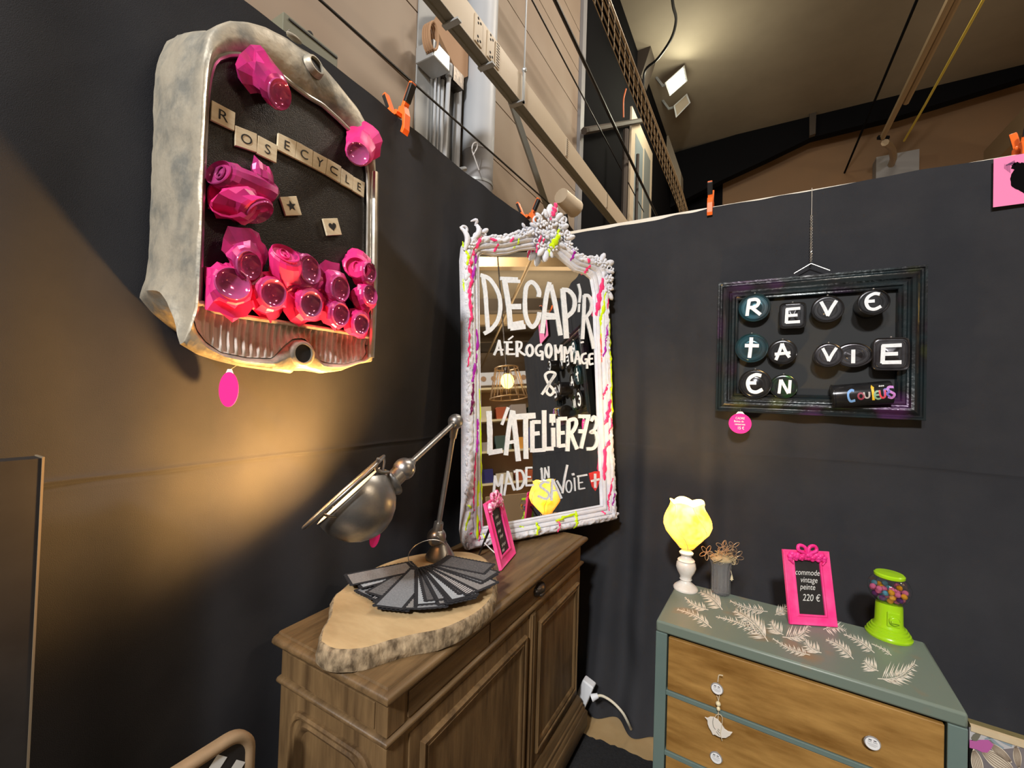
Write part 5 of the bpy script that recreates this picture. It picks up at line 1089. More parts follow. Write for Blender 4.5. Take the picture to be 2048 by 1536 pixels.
for colr, ch, u, hs, dy in colz:
    g = MB(); hw_, hh_ = (.0140 if ch != 'I' else .010) * (1.15 if hs > .9 else 1), .027 * hs
    def cyl(x, y):
        ang = (y * hh_ + dy * .03) / rT - .08; rr_ = rT * 1.008
        return a0 + ad * (u * LT + x * hw_) + (V((0, -1, 0)) * math.cos(ang) + up_ * math.sin(ang)) * rr_
    for st_ in gl[ch]: stroke(g, st_, .42 if ch != 'I' else .7, cyl)
    part('painted_letter', g, mat('letter_paint', colr, .5), tc_, smooth=0)
for k_ in range(3):
    g = MB(); ang = .62; g.sph(a0 + ad * LT * (.79 + .03 * k_) + (V((0, -1, 0)) * math.cos(ang) + up_ * math.sin(ang)) * rT, .003, 8, 6); part('painted_dot', g, 'paint_white', tc_)
hk = oy(1622, 527, YB - .01); tp_ = oy(1624, 376, WR - .018)
m = MB(); m.tube([oy(1588, 547, YB - .01), hk], .0022, 6); m.tube([hk, oy(1660, 541, YB - .01)], .0022, 6)
tw = [hk.lerp(tp_, .02 + .62 * k / 40) + V((.0035 * math.cos(k * 1.3), .0035 * math.sin(k * 1.3), 0)) for k in range(41)]; m.tube(tw, .0016, 5); tw2 = [hk.lerp(tp_, .02 + .62 * k / 40) + V((-.0035 * math.cos(k * 1.3), -.0035 * math.sin(k * 1.3), 0)) for k in range(41)]; m.tube(tw2, .0016, 5)
m.tube([hk.lerp(tp_, .64), tp_], .0014, 5); part('hanging_wire', m, 'wire', pic)
# ---------------------------------------------------------------- pink poster
PYY = WR - .024; q0 = oy(1987, 318, PYY); q1 = oy(1985, 415, PYY); wpo = .30
po = thing('poster', 'pink poster with black feathered bird at the right edge of the right wall', 'poster', (q0.x, PYY, q1.z))
m = MB(); m.bx(q0.x, q0.x + wpo, PYY - .0012, PYY, q1.z, q0.z); part('sheet', m, 'poster', po, smooth=0)
def pf(x, y, h=.0018): return oy(1920 + x * .1106, 260 + y * .1106, PYY - h)
m = MB(); body = [(1500, 560), (1300, 560), (1150, 588), (1085, 592), (1030, 578), (975, 595), (940, 640), (928, 700), (985, 715), (940, 780), (912, 850), (918, 1000), (960, 1040), (1050, 1085), (1150, 1140), (1300, 1190), (1500, 1200)]
pb = []
for (xa, ya), (xb, yb) in zip(body, body[1:]):
    for k_ in range(6): t = k_ / 6; pb.append((xa + (xb - xa) * t + random.uniform(-7, 7), ya + (yb - ya) * t + random.uniform(-7, 7)))
m.poly([pf(*p) for p in pb]); bf = part('bird_print', m, 'feather', po, smooth=0)
m = MB()
for k_ in range(15): stroke(m, [(945 + k_ * 4, 612 + 2 * k_), (905 + k_ * 5 - 45 + 4 * k_, 545 + (14 - k_) * 5)], 4.5, pf)
for k_ in range(11): stroke(m, [(805 + k_ * 10, 610 + (k_ % 3) * 14), (800 + k_ * 11, 700 + k_ * 8)], 5, pf)
stroke(m, [(830, 640), (880, 625), (940, 630)], 18, pf); part('feather_print', m, 'feather_thin', po, smooth=0)
# ---------------------------------------------------------------- socket and cable behind the cabinet
pw = oz(1150, 1470, .012); s0 = od(1170, 1384, 1.95)
ps = thing('power_strip', 'white power strip leaning behind the far end of the wooden cabinet', 'power strip', (s0.x, s0.y, s0.z - .05))
m = MB(); m.box(s0, (.055, .045, .12), Matrix.Rotation(.35, 3, 'Y')); part('housing', m, 'white_plastic', ps, smooth=0, bevel=.006)
m = MB(); pg = od(1183, 1396, 1.90); m.tube([pg, pg + (od(1196, 1391, 1.90) - pg)], [.016, .010], 12); part('plug', m, 'white_plastic', ps)
m = MB(); m.tube(smoothpl([od(1192, 1392, 1.90), od(1205, 1392, 1.89), od(1225, 1404, 1.86), od(1245, 1425, 1.83), od(1257, 1447, 1.84), od(1262, 1458, 1.90)], 22), .0055, 8)
part('power_cable', m, mat('ivory_cable', (.72, .66, .52), .5), None, label='ivory power cable arching from the power strip over black fabric by the floor', cat='cable')
# ---------------------------------------------------------------- floral chest at lower right
e0, e1 = oz(1941, 1451, .60), oz(2048, 1485, .60)
eu = (e1 - e0); eu.z = 0; eu.normalize(); ev = V((-eu.y, eu.x, 0))
ET = Matrix(((eu.x, ev.x, 0, e0.x), (eu.y, ev.y, 0, e0.y), (0, 0, 1, 0), (0, 0, 0, 1)))
k0 = .006; fc = thing('floral_panel', 'wooden panel with pink flower print and pale rim standing right of the green dresser', 'panel', e0)
m = MB(ET); m.bx(k0, .62, .002, .030, .0035, .588); part('body', m, mat('slate_paper', (.17, .15, .16), .6, col2=(.24, .21, .21), nscale=9), fc, smooth=0)
m = MB(ET); m.bx(k0 - .006, .626, -.003, .010, .586, .602); part('rim', m, mat('pale_raw_wood', (.60, .46, .28), .6, col2=(.68, .55, .36), nscale=12), fc, smooth=0, label='pale raw wood rim')
m = MB(ET); m.bx(k0 - .006, .626, .010, .034, .586, .602); part('lid', m, mat('olive_wood', (.20, .165, .07), .6, col2=(.15, .125, .055), nscale=20), fc, smooth=0, label='olive brown lid')
fp = lambda x, y, h=.001: opl(1920 + x * .0885, 1400 + y * .0885, e0 + ev * .002 - ev * h, ev)
pet_m, pet_d, pet_p = mat('cream_petal', (.74, .64, .50), .6), mat('taupe_stripe', (.30, .23, .17), .6), mat('magenta_petal', (.50, .12, .36), .6); grm = mat('grey_bird_print', (.17, .16, .12), .6); blm = mat('blue_grey_wash', (.27, .33, .37), .6); lt = mat('pale_wash', (.52, .50, .50), .6)
m = MB(); m.poly([fp(*p, .0006) for p in ((215, 610), (900, 780), (1446, 975), (1446, 1060), (1000, 1110), (700, 900), (215, 900))]); part('sky_print', m, lt, fc, smooth=0)
for pp, mm in (([(560, 900), (760, 830), (1000, 960), (1180, 1040)], blm), ([(700, 800), (1000, 900), (1446, 1040)], blm), ([(600, 780), (850, 1010), (980, 1100)], blm)):
    m = MB(); stroke(m, pp, 60, lambda x, y: fp(x, y, .0009)); part('wash_print', m, mm, fc, smooth=0)
for bx_, tip_, w_ in (((470, 1120), (1250, 1650), 330), ((300, 1100), (480, 1800), 260), ((1250, 1010), (1340, 1560), 190), ((640, 960), (1180, 1420), 190)):
    A_, B_ = V((*bx_, 0)), V((*tip_, 0)); L_ = B_ - A_; N_ = V((-L_.y, L_.x, 0)).normalized()
    m = MB(); m.poly([fp(*(A_ + L_ * t + N_ * w_ * .5 * s * math.sin(math.pi * min(1, t * 1.0)) ** .8).xy, .0012) for s, ts in ((1, [i / 14 for i in range(15)]), (-1, [i / 14 for i in range(13, 0, -1)])) for t in ts])
    pt_ = part('petal_print', m, pet_m, fc, smooth=0)
    m = MB()
    for s in (-.72, -.44, -.15, .15, .44, .72): stroke(m, [(A_ + L_ * t + N_ * w_ * .5 * s * math.sin(math.pi * t) ** .8).xy[:] for t in (.06, .25, .5, .75, .94)], 20, lambda x, y: fp(x, y, .0016))
    part('petal_veins', m, pet_d, pt_, smooth=0)
m = MB(); m.poly([fp(*p, .0019) for p in ((215, 900), (340, 930), (480, 900), (640, 900), (760, 1010), (700, 1110), (620, 1190), (500, 1180), (380, 1120), (215, 1080))]); mg = part('flower_print', m, pet_p, fc, smooth=0, label='magenta flower')
m = MB(); m.poly([fp(*p, .0022) for p in ((250, 860), (300, 780), (400, 720), (420, 680), (470, 700), (550, 780), (530, 800), (480, 770), (440, 850), (380, 930), (300, 920))]); part('bird_print', m, grm, fc, smooth=0)
# ---------------------------------------------------------------- chair back at lower left
chx = -.90
ch = thing('chair', 'bleached wooden chair back with black and white diamond upholstery at lower left', 'chair', (chx + .2, .38, 0))
co_ = [(506, 1536), (506, 1499), (504, 1482), (494, 1470), (482, 1464), (467, 1467), (447, 1478), (418, 1498), (394, 1512), (358, 1535)]
ci_ = [(496, 1536), (494, 1512), (492, 1502), (487.5, 1495), (482, 1492), (477, 1492), (465, 1496), (449, 1506), (425, 1522), (403, 1536)]
O_ = [ox(*p, chx) for p in co_]; yR = max(p.y for p in O_); ztop = max(p.z for p in O_); yL = yR - .46; zl = .46
ztT = O_[6].z
def rr(i, z0=zl): # rounded back outline, inset i
    out = [V((chx, yR - i, z0))]; R = .055
    for k_ in range(9): a = math.pi / 2 * k_ / 8; out.append(V((chx, yR - R + (R - i) * math.cos(a), ztT - R + (R - i) * math.sin(a))))
    for k_ in range(9): a = math.pi / 2 + math.pi / 2 * k_ / 8; out.append(V((chx, yL + R + (R - i) * math.cos(a), ztT - R + (R - i) * math.sin(a))))
    out.append(V((chx, yL + i, z0))); return out
rows = [[p + V((h, 0, 0)) for p in rr(i)] for i, h in ((.0, -.012), (-.001, -.006), (-.001, .004), (.003, .010), (.010, .012), (.017, .009), (.020, .003), (.020, -.012), (0, -.012))]
m = MB(); m.grid(rows); part('back_frame', m, 'frame_wood', ch, smooth=50)
pm = MB(); pm.prism([p + V((.004, 0, 0)) for p in rr(.019)], (-.012, 0, 0)); up2 = part('upholstery', pm, mat('black_upholstery', (.02, .02, .022), .5), ch, smooth=0, label='diamond patterned upholstery')
dcol = [mat('diamond_cloth', c_, .35) for c_ in ((.74, .78, .80), (.60, .62, .62), (.62, .60, .46), (.10, .10, .11))]
rd = random.Random(2); st = .036
for i in range(9):
    for j in range(8):
        yy, zz_ = yR - .019 - i * st, ztT - .019 - j * st * 1.0
        for half in (0, 1):
            cx_ = yy - st / 2 - (st / 2 if half else 0); cz_ = zz_ - st / 2 - (st / 2 if half else 0)
            dm = [V((chx + .0052, cx_ + a * st * .5, cz_ + b * st * .5)) for a, b in ((0, 1), (1, 0), (0, -1), (-1, 0))]
            dm = [p for p in dm]
            if all(yL + .0209 < p.y < yR - .0189 and zl < p.z < ztT - .0189 for p in dm) and zz_ > .70 and rd.random() < .78:
                g = MB(); g.poly(dm); part('diamond', g, dcol[rd.randrange(3) if half == 0 or rd.random() < .5 else 3], up2, smooth=0)
m = MB(); m.bx(chx, chx + .42, yL, yR, .42, .47); part('seat', m, 'frame_wood', ch, smooth=0, bevel=.01)
for x in (chx - .005, chx + .385):
    for y in (yL, yR - .035): m = MB(); m.bx(x, x + .035, y, y + .035, .0035, .46 if x < chx + .1 else .42); part('leg', m, 'frame_wood', ch, smooth=0, bevel=.004)
# ================================================================ exhibition hall
HX, HZ, HY = -2.35, 8.9, 14.0
endY = oy(1160, 300, 0).y if False else ox(1162, 200, HX).y
js = [ox(638, 0, HX).z, ox(813, 0, HX).z]; pit = js[1] - js[0]
m = MB(); z = js[0] - 7 * pit
hw = MB()
while z < HZ:
    z0_ = max(0, z + .006); z1_ = min(HZ, z + pit - .006)
    if z1_ > z0_: hw.bx(HX - .05, HX, -9, endY, z0_, z1_)
    z += pit
struct('wall_hall', hw, 'clad', smooth=0)
struct('wall_hall_back', MB().bx(HX - .10, HX - .055, -9, endY, 0, HZ), 'joint', smooth=0)
struct('wall_hall_dark', MB().bx(HX - .10, HX, endY, HY, 0, HZ), 'hall_black', smooth=0)
struct('wall_far', MB().bx(HX, 24, HY, HY + .1, 0, HZ), 'hall_brown', smooth=0)
struct('ceiling', MB().bx(HX - .1, 24, -9, HY + .1, HZ, HZ + .1), 'ceiling', smooth=0)
struct('wall_hall_right', MB().bx(24, 24.1, -9, HY, 0, HZ), 'clad', smooth=0)
struct('trim_1', MB().bx(HX - .02, HX + .05, endY - .12, endY + .02, 0, HZ), 'pipe_grey', smooth=0)
# grey sheet recess
a, b = ox(835, 100, HX + .012), ox(925, 100, HX + .012)
m = MB(); m.bx(HX + .002, HX + .014, a.y, b.y, 0, ox(850, 0, HX).z + 1.0); part('grey_wall_sheet', m, 'clad_grey', None, smooth=0, label='grey metal sheet on the hall wall left of the round pipe', cat='wall sheet')
a, b = ox(540, 0, HX + .01), ox(760, 0, HX + .01)
# round down pipe
cpx = HX + .16; pc_ = ox(958, 250, cpx); rp_ = 31 * (W2C @ (pc_ - CAM)).z / F
dpipe = thing('down_pipe', 'large round grey and white down pipe on the hall wall above the left backdrop', 'pipe', (cpx, pc_.y, 0))
zA, zB, zC = ox(955, 190, cpx).z, ox(950, 305, cpx).z, ox(945, 365, cpx).z
m = MB(); m.lathe([(rp_, 0), (rp_, zC)], (cpx, pc_.y, 0), n=32); part('lower_sleeve', m, 'pipe_grey', dpipe)
m = MB(); m.lathe([(rp_, zC), (rp_, zB)], (cpx, pc_.y, 0), n=32, caps=False); part('middle_sleeve', m, 'pipe_grey', dpipe)
m = MB(); m.lathe([(rp_ * 1.02, zB), (rp_ * 1.02, zA), (rp_, zA), (rp_, HZ)], (cpx, pc_.y, 0), n=32); part('pipe', m, 'pipe_white', dpipe)
m = MB(); m.lathe([(rp_ * 1.05, zC - .012), (rp_ * 1.05, zC + .012)], (cpx, pc_.y, 0), n=32, caps=False); m.tube([ox(920, 340, cpx + rp_), ox(930, 338, cpx + rp_)], .02, 8); part('clamp_band', m, 'galv', dpipe)
m = MB(); lo_ = [ox(x, y, cpx + rp_ + .02) for x, y in ((958, 340), (948, 312), (944, 300), (946, 288), (953, 285), (954, 295), (946, 310))]; m.tube(smoothpl(lo_, 20), .005, 6); part('cable_tie', m, 'white_plastic', dpipe)
# thin vertical pipes with bracket and chipboard
tv = thing('pipe_bundle', 'bundle of thin white vertical pipes under a bracket on the hall wall', 'pipes', ox(885, 250, HX + .1))
for px_, top_, r in ((866, 150, .010), (873, 140, .012), (880, 138, .016), (890, 150, .012), (912, 175, .035)):
    q = ox(px_, 300, HX + .06); zt = ox(px_, top_, HX + .06).z; m = MB(); m.tube([V((HX + .06, q.y, 0)), V((HX + .06, q.y, zt))], r, 10); part('pipe', m, 'pipe_white', tv)
q = ox(899, 130, HX + .14); q2 = ox(888, 330, HX + .14); m = MB(); m.tube([q, q2, q2 + V((0, 0, -1))], .018, 10); m.tube([q, q.lerp(q2, .12)], .028, 10); part('gas_strut', m, 'pipe_white', tv)
m = MB(); c = ox(866, 120, HX + .12); m.box(c, (.18, .20, .13)); part('bracket', m, 'galv', tv, smooth=0, bevel=.01)
m = MB(); c = ox(892, 150, HX + .08); m.box(c, (.09, .14, .10)); m.box(ox(908, 160, HX + .09), (.10, .14, .12)); part('bracket', m, 'handle_dark', tv, smooth=0)
m = MB(); pts = [ox(x, y, HX + .10) for x, y in ((858, 55), (868, 62), (905, 140), (918, 160), (930, 155), (932, 60), (925, 20), (880, 20))]; m.prism(pts, (.03, 0, 0)); part('chipboard', m, 'brownboard', tv, smooth=0)
m = MB(); cc = ox(855, 78, HX + .16)
for k_ in range(4): m.tube([cc + V((.02 * k_, .05 * math.cos(2 * math.pi * i / 18), .10 * math.sin(2 * math.pi * i / 18))) for i in range(18)], .009, 6, closed=True)
part('cable_coil', m, 'brownboard', tv)
# cable trunking with sockets
TXX = -1.62; t0, t1 = ox(881, 0, TXX), ox(934, 0, TXX); zt0, zt1 = t0.z, t1.z
e_l = oz(853, 0, zt0); ct = thing('cable_trunking', 'cream cable trunking with sockets hanging along the hall above the left backdrop', 'trunking', (TXX, t0.y, zt0))
m = MB(); m.bx(TXX - .02, TXX, t0.y - 1.5, 9.0, zt0, zt1); part('face', m, 'cream', ct, smooth=0)
m = MB(); m.bx(e_l.x, TXX, t0.y - 1.5, 9.0, zt0 - .004, zt0); m.bx(e_l.x - .012, e_l.x + .012, t0.y - 1.5, 9.0, zt0 - .012, zt0 + .05); part('underside', m, 'trunk_grey', ct, smooth=0, label='grey underside rail')
for pa, pb, kind_ in (((953, 40), (962, 110), 0), ((978, 70), (986, 140), 0), ((993, 92), (998, 150), 1), ((1132, 300), (1136, 325), 1), ((1212, 410), (1216, 430), 1)):
    ya, yb2 = ox(*pa, TXX + .008).y, None
    c = ox((pa[0] + pb[0]) / 2, (pa[1] + pb[1]) / 2, TXX + .008); wz = (zt1 - zt0) * .88
    m = MB(); m.box((TXX + .004, c.y, (zt0 + zt1) / 2), (.008, .085 if kind_ == 0 else .05, wz)); pl_ = part('socket_plate', m, 'cream', ct, smooth=0, bevel=.004)
    g = MB()
    if kind_ == 0:
        for s in (-1, 1):
            for a_k in range(3): g.sph((TXX + .008, c.y + .018 * math.cos(a_k * 2.1), (zt0 + zt1) / 2 + s * wz * .33 + .018 * math.sin(a_k * 2.1)), .009, 8, 6, (.4, 1, 1))
    else:
        for k_ in range(9): g.box((TXX + .0085, c.y, (zt0 + zt1) / 2 + wz * (k_ / 8 - .5) * .85), (.002, .036, .006))
    part('openings', g, 'ink', pl_, smooth=0)
for py_ in ((1045, 225), (915, 92), (985, 145)):
    c = ox(py_[0], py_[1], TXX + .02); m = MB(); m.bx(e_l.x - .02, TXX + .03, c.y - .02, c.y + .02, zt0 - .02, zt0 - .008)
    if py_[0] == 1045: m.bx(TXX + .018, TXX + .03, c.y - .012, c.y + .012, zt0 - .02, zt1 + .02); m.tube([V((TXX + .024, c.y, zt1 + .01)), V((TXX + .024, c.y, HZ))], .007, 6); m.sph((TXX + .024, c.y, zt1 + .03), .02, 8, 6)
    part('hanger', m, 'galv', ct, smooth=0)
# olive box low on the left
GX = -1.55; g0, g1 = ox(568, 2, GX), ox(676, 111, GX)
gb = thing('duct_box', 'olive grey metal duct box peeking above the left backdrop behind the radiator artwork', 'box', (GX, g0.y, 2.3))
m = MB(); m.bx(GX - .22, GX, g0.y, g1.y, g1.z - .30, g1.z); part('housing', m, 'greenbox', gb, smooth=0, bevel=.004)
m = MB(); m.bx(HX - .001, GX - .2, g0.y + .1, g0.y + .16, g1.z - .25, g1.z - .2); m.bx(HX - .001, GX - .2, g1.y - .16, g1.y - .1, g1.z - .25, g1.z - .2); part('wall_bracket', m, 'galv', gb, smooth=0)
m = MB(); m.bx(GX, GX + .004, g0.y + .02, g1.y - .004, g1.z - .018, g1.z - .012); m.sph((GX - .02, ox(626, 55, GX).y, g1.z + .008), .014, 8, 6); part('lid_seam', m, 'ink', gb, smooth=0)
# loudspeaker shaped sensor
q = ox(1132, 405, HX + .25); m = MB(); m.tube([q + V((.0, -.16, .02)), q + V((.06, .16, -.03))], [.095, .115], 14)
sp_ = part('wall_sensor', m, 'cream', None, label='cream rounded sensor box on hall wall behind the mirror crest', cat='sensor')
m = MB(); m.tube(smoothpl([q + V((0, 0, -.15)), q + V((.02, .1, -.30)), q + V((.05, .9, -.36)), q + V((0, 1.6, -.3))], 14), .025, 8); part('sensor_cable', m, 'black_plastic', None, label='black cable sagging from the cream sensor box', cat='cable')
# long cables running along the hall
def hcable(pa, pb, X, r, m_, label, name='hall_cable', sag=0, cat='cable', extra=.6):
    a, b = ox(*pa, X), ox(*pb, X); d = b - a; P = [a - d * .1 + d * (1.1 + extra * .2) * t for t in [i / 12 for i in range(13)]]; m = MB(); m.tube(P, r, 6); return part(name, m, m_, None, label=label, cat=cat)
hcable((1110, 0), (1308, 420), -1.9, .022, 'black_plastic', 'thick black cable running along the hall wall right of the trunking')
hcable((1064, 0), (1250, 353), -2.1, .009, 'black_plastic', 'thin dark cable running along the hall wall beside the trunking', extra=2)
hcable((640, 0), (1100, 409), -1.96, .008, 'black_plastic', 'thin dark cable stretched low across the tan hall wall')
m = MB(); a, b = ox(1018, 190, HX + .3), ox(1096, 420, HX + .3); m.tube([a + (a - b) * .1, b], .035, 4); part('steel_brace', m, 'trunk_grey', None, label='dark diagonal steel brace behind the cream trunking', cat='brace')
# wire cable tray
tray = thing('cable_tray', 'wire mesh tray full of cables running toward the dark hall corner', 'cable tray', ox(1250, 160, -1.2))
XT = -1.05
for k_ in range(9):
    m = MB(); a = ox(1189 + k_ * 3.4, 0, XT - .02 * (k_ % 3)); b = ox(1296 + k_ * 2.6, 240, XT - .02 * (k_ % 3))
    b = V((a.x, b.y, a.z)); m.tube([V((a.x, a.y - 1.2, a.z)), V((a.x, 6.2, a.z + .01 * k_)), V((a.x + .01 * (k_ - 4), 6.9, a.z - .03)), V((a.x, 8.0, a.z)), V((a.x, 12.5, a.z))], .012, 6); part('cable', m, 'conduit' if k_ % 3 else 'hall_black', tray)
a = ox(1186, 0, XT + .03); b = ox(1226, 0, XT + .03); m = MB(); zlo, zhi = sorted((a.z, b.z)); zhi = zlo + (zhi - zlo) * .8
for k_ in range(5): zq = zlo + (zhi - zlo) * k_ / 4; m.tube([V((XT + .03, 2.0, zq)), V((XT + .03, 13, zq))], .0035, 4)
for k_ in range(74): y = 2.0 + k_ * .15; m.tube([V((XT + .03, y, zlo)), V((XT + .03, y, zhi))], .0028, 4)
part('mesh', m, 'conduit', tray, smooth=0)
# tall white window on the dark wall
wn = struct('window_1', MB().bx(HX, HX + .04, ox(1256, 380, HX).y, ox(1302, 300, HX).y, 2.0, ox(1270, 235, HX).z), 'cream', smooth=0)
ya, yb2, zt_ = ox(1260, 380, HX).y, ox(1300, 300, HX).y, ox(1270, 245, HX).z
m = MB(); m.bx(HX + .04, HX + .05, ya + .15, ya + (yb2 - ya) * .48, 2.1, zt_ - .3); part('pane', m, mat('window_blue_grey', (.30, .36, .38), .2), wn, smooth=0)  # pane in plain blue-grey
m = MB(); m.bx(HX + .04, HX + .05, ya + (yb2 - ya) * .56, yb2 - .15, 2.1, zt_ - .2); part('pane', m, mat('window_grey', (.26, .28, .27), .2), wn, smooth=0)
# vertical dark posts
for px_, r, lb_ in ((1250, .05, 'dark vertical steel post left of the tall window'), (1275, .03, 'thin dark vertical pole in front of the tall window')):
    q = ox(px_, 330, -2.0); m = MB(); m.tube([V((-2.0, q.y, 0)), V((-2.0, q.y, 6.0))], r, 8); part('steel_post', m, 'rafter', None, label=lb_, cat='post')
m = MB(); a, b = ox(1168, 262, -2.2), ox(1290, 240, -2.2); m.tube([a, b], .05, 6); part('steel_rail', m, 'rafter', None, label='dark horizontal rail across the black hall door', cat='rail')
m = MB(); m.tube(smoothpl([ox(1252, 178, -1.95), ox(1247, 200, -1.95), ox(1247, 235, -1.95)], 8), .012, 6); part('orange_cable', m, 'orange_cable', tray, label='orange cable')
# rafters and portal beam
m = MB(); pts = [(1288, 0), (1328, 0), (1296, 110), (1282, 152), (1266, 152)]; q = [oy(x, y, 9.0) for x, y in pts]; m.prism(q, (0, .5, 0)); part('roof_rafter', m, 'rafter', None, label='brown roof rafter sloping down at the left edge of the ceiling', cat='rafter', smooth=0)
m = MB(); q = [oy(x, y, 12.4) for x, y in ((1284, 150), (1300, 150), (1330, 250), (1362, 345), (1362, 372), (1350, 372), (1310, 270))]; m.prism(q, (0, .4, 0)); part('roof_gutter', m, 'ceiling', None, label='pale beam edge below the ceiling left of the floodlights', cat='beam', smooth=0)
pbm = [(1330, 312), (1360, 302), (1450, 276), (1620, 222), (1800, 178), (2100, 94), (2100, 140), (2048, 155), (1800, 231), (1750, 243), (1622, 275), (1530, 320), (1448, 358), (1330, 420)]
BYY = 13.2
m = MB(); m.prism([oy(x, y, BYY) for x, y in pbm], (0, .25, 0)); pbo = part('portal_beam', m, 'hall_black', None, label='black haunched steel portal beam below the brown ceiling', cat='beam', smooth=0)
m = MB(); q = [oy(x, y, BYY - .02) for x, y in ((1618, 219), (1632, 216), (1630, 272), (1618, 276))]; m.prism(q, (0, -.12, 0)); part('splice_plate', m, 'rafter', pbo, smooth=0)
struct('wall_far_dark', MB().bx(HX, oy(1445, 380, HY - .1).x, HY - .08, HY - .02, 0, HZ), 'hall_black', smooth=0)
# floodlights
def flood(px, Z, lit, label):
    cc = oz(*px[4], Z); dist = (W2C @ (cc - CAM)).z
    o = thing('floodlight', label, 'floodlight', cc)
    q = [od(x, y, dist) for x, y in px[:4]]; m = MB(); back = (cc - CAM).normalized() * .12
    ctr = sum(q, V()) / 4; m.prism([ctr + (p - ctr) * 1.22 for p in q], back); part('housing', m, 'galv', o, smooth=0)
    m = MB(); m.prism([p - back * .06 for p in q], back * .05); part('lens', m, 'flood' if lit else 'ceiling', o, smooth=0, label='glowing lens' if lit else None)
    m = MB(); m.tube([ctr + back, ctr + back * 2 + V((-.3, 0, 0)), V((ctr.x - .5, ctr.y + .3, HZ))], .03, 6); part('mounting_arm', m, 'galv', o)
    return ctr
fl1 = flood([(1334, 165), (1366, 136), (1371, 162), (1342, 187), (1352, 162)], HZ - .45, True, 'lit white floodlight glowing under the brown ceiling')
fl2 = flood([(1350, 211), (1372, 191), (1378, 206), (1354, 231), (1364, 210)], HZ - .45, False, 'unlit grey floodlight just below the glowing floodlight')
lamp('hall_floodlight', 'POINT', fl1 + V((.2, -.6, -.75)), 120, (1, .95, .72), .25)
m = MB(); q = [od(x, y, d * .86) for x, y, d in ((1343, -30, 7.5), (1346, 10, 8), (1352, 40, 8.5), (1342, 78, 9), (1315, 118, 9.5), (1290, 142, 10), (1286, 190, 10.2))]; m.tube(smoothpl(q, 30), .025, 6); part('hanging_cable', m, 'black_plastic', None, label='black looping cable hanging left of the glowing floodlight', cat='cable')
# conduits, rope and box at the right
ZC = 7.2
a, b, c_, d_ = oz(1905, -10, ZC), oz(1765, 275, ZC), oz(1920, -10, ZC), oz(1812, 205, ZC)
cd = thing('conduit_run', 'pair of tan metal conduits running down toward the far wall at upper right', 'conduit', b)
m = MB(); m.tube([a, b], .055, 8); part('conduit', m, 'conduit', cd); m = MB(); m.tube([c_, d_], .05, 8); part('conduit', m, 'conduit', cd)
m = MB(); m.tube([oz(1757, 275, ZC), oz(1776, 276, ZC)], .05, 6); part('clamp', m, 'hall_black', cd)
db = (W2C @ (b - CAM)).z
m = MB(); m.tube(smoothpl([od(1770, 285, db), od(1782, 295, db + .5), od(1787, 315, db + 1), od(1782, 330, db + 1.4)], 12), .07, 8); part('flexible_pipe', m, 'conduit', cd)
q = od(1790, 336, db + 1.5); m = MB(); m.box(q, (.8, .4, .55)); part('junction_box', m, 'pipe_grey', cd, label='pale grey junction box', smooth=0)
m = MB(); m.tube([oz(1972, -10, 7.4), oz(1850, 210, 7.4), oz(1808, 282, 7.4)], .02, 6); part('yellow_rope', m, 'rope_yellow', None, label='yellow rope stretched across the ceiling at upper right', cat='rope')
m = MB(); m.tube([oz(1838, -10, 7.6), oz(1683, 360, 7.6)], .022, 6); part('dark_rope', m, 'hall_black', None, label='thin dark line across the ceiling left of the conduits', cat='rope')
# ================================================================ the opposite stands, seen only in the mirror
wdp = mat('stand_panel', (.40, .29, .19), .7, col2=(.34, .25, .165), nscale=1.5)
struct('trim_2', MB().bx(6.4, 6.5, 1.2, 9, 0, 2.3), wdp, smooth=0)
struct('trim_3', MB().bx(9.4, 9.5, -3, 9, 0, 3.0), wdp, smooth=0)
for i, (x, z) in enumerate(((4.5, 7.0), (7.5, 6.6), (10, 7.4), (13, 7.0), (16.5, 7.6), (20, 7.2))):
    m = MB(); m.bx(x, x + .28, -6, HY, z, z + .5); part('roof_beam', m, 'rafter' if i % 2 else 'conduit', None, smooth=0, label=('dark' if i % 2 else 'tan') + ' roof beam of the hall reflected in the ornate mirror', cat='beam', group=('dark' if i % 2 else 'tan') + ' roof beams in the mirror')
for i, (y, z) in enumerate(((2.4, 6.2), (4.2, 6.8))):
    m = MB(); m.tube([V((3, y, z)), V((23, y, z))], .05, 8); part('roof_pipe', m, 'conduit', None, label='long tan pipe under the hall roof reflected in the mirror', cat='pipe', group='roof pipes in the mirror')
fas = MB(); fas.bx(5.0, 5.06, 1.5, 3.1, 2.62, 2.86); fo = part('fascia', fas, 'white_plastic', None, label='white perforated fascia strip of the opposite stand reflected in the mirror', cat='fascia', smooth=0)
for k_ in range(8):
    m = MB(); m.lathe([(.05, 0), (0, .001)], (4.995, 1.62 + k_ * .19, 2.74), (-1, 0, 0), 18, caps=False); part('hole', m, 'brownboard', fo, smooth=0)

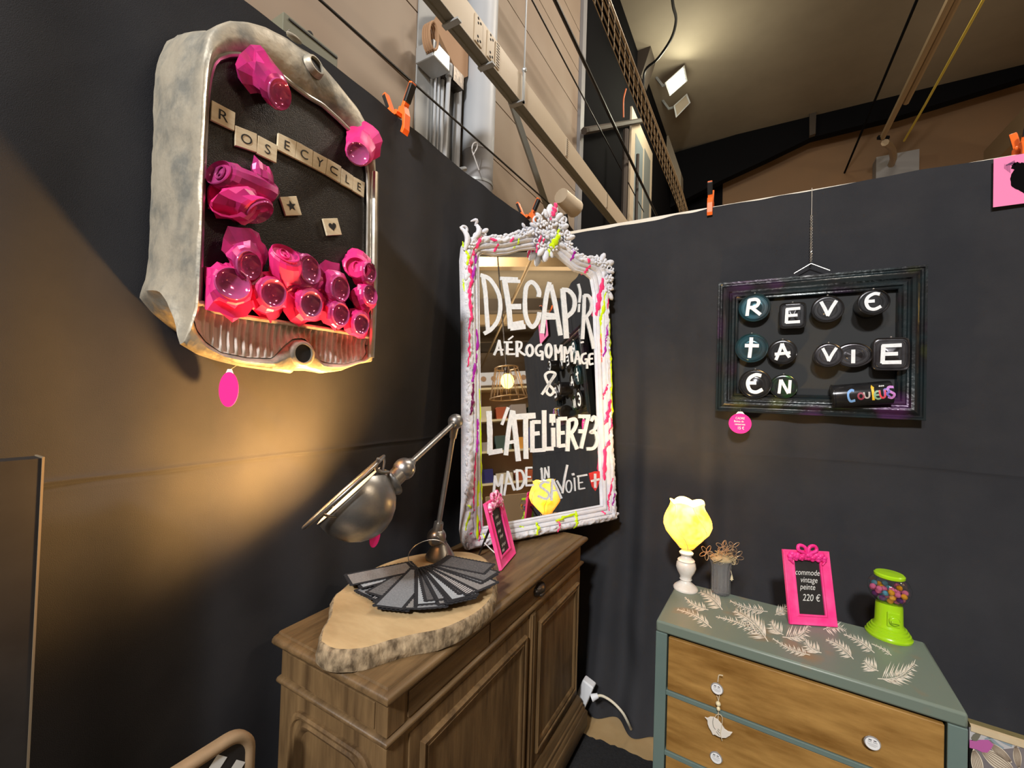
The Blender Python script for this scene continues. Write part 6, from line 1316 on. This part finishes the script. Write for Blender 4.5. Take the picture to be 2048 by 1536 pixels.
# wire pendant lamp, shelf and boxes of the opposite stand
lc = refl(1015, 762, 3.6)
pl = thing('pendant_lamp', 'copper wire pendant lamp with glowing bulb of the opposite stand, reflected in the mirror', 'lamp', lc)
m = MB(); m.sph(lc, .085, 16, 12, (1, 1, 1.15)); part('bulb', m, mat('amber_bulb', (1, .6, .2), .4, emit=9, ecol=(1, .62, .12)), pl)
m = MB(); m.tube([lc + V((0, 0, .1)), lc + V((0, 0, 2.5))], .01, 6); m.tube([lc + V((0, 0, .09)), lc + V((0, 0, .17))], .035, 12); part('cord', m, 'handle_dark', pl)
m = MB(); rT_, rB_ = .15, .24; zT_, zB_ = .17, -.22
for z, r in ((zT_, rT_), (zB_, rB_)): m.tube([lc + V((r * math.cos(2 * math.pi * k / 32), r * math.sin(2 * math.pi * k / 32), z)) for k in range(32)], .008, 6, closed=True)
for k in range(12):
    a = 2 * math.pi * k / 12
    for d in (-.26, .26): m.tube([lc + V((rT_ * math.cos(a), rT_ * math.sin(a), zT_)), lc + V((rB_ * math.cos(a + d), rB_ * math.sin(a + d), zB_))], .004, 5)
part('wire_shade', m, 'copper', pl)
sh0 = refl(985, 870, 4.2); sh1 = refl(1062, 870, 4.2)
shelf = thing('display_shelf', 'wooden display shelf of the opposite stand reflected in the mirror', 'shelf', (sh0.x, sh0.y, 0))
sx0, sy0, sy1 = sh0.x + .2, min(sh0.y, sh1.y) - .25, max(sh0.y, sh1.y) + .35
m = MB(); m.bx(sx0 + .34, sx0 + .37, sy0, sy1, 0, 2.3); part('back_panel', m, wdp, shelf, smooth=0)
for y in (sy0, sy1 - .03): m = MB(); m.bx(sx0, sx0 + .34, y, y + .03, 0, 2.3); part('side_panel', m, 'brownboard', shelf, smooth=0)
zsh = [.9, 1.35, 1.8, 2.27]
for z in zsh: m = MB(); m.bx(sx0, sx0 + .34, sy0 + .03, sy1 - .03, z, z + .03); part('shelf_board', m, 'bead', shelf, smooth=0)
rb9 = random.Random(9); bcol = [((.03, .03, .16), 'navy'), ((.62, .55, .42), 'cream'), ((.45, .10, .04), 'rust'), ((.35, .30, .28), 'grey'), ((.06, .10, .09), 'dark green'), ((.75, .35, .06), 'orange')]
bm_ = [mat('box_' + n.replace(' ', '_'), c, .6) for c, n in bcol]
k = 0
for z in zsh[:3]:
    y = sy0 + .06
    while y < sy1 - .3:
        w, h = rb9.uniform(.14, .26), rb9.uniform(.12, .32); m = MB(); m.bx(sx0 + .05, sx0 + .28, y, y + w, z + .0305, z + .03 + h)
        part('box', m, bm_[k % 6], None, label=bcol[k % 6][1] + ' box on the shelf of the opposite stand reflected in the mirror', cat='box', group=bcol[k % 6][1] + ' boxes on the reflected shelf', smooth=0, bevel=.004); y += w + rb9.uniform(.03, .09); k += 1
q0, q1 = refl(975, 1040, 3.0), refl(1060, 985, 3.0)
m = MB(); m.bx(q0.x, q0.x + .04, min(q0.y, q1.y), max(q0.y, q1.y) + .1, .0035, max(q0.z, q1.z)); part('cardboard_panel', m, mat('kraft_card', (.50, .34, .19), .8), None, label='tall tan cardboard panel of the opposite stand reflected low in the mirror', cat='panel', smooth=0)
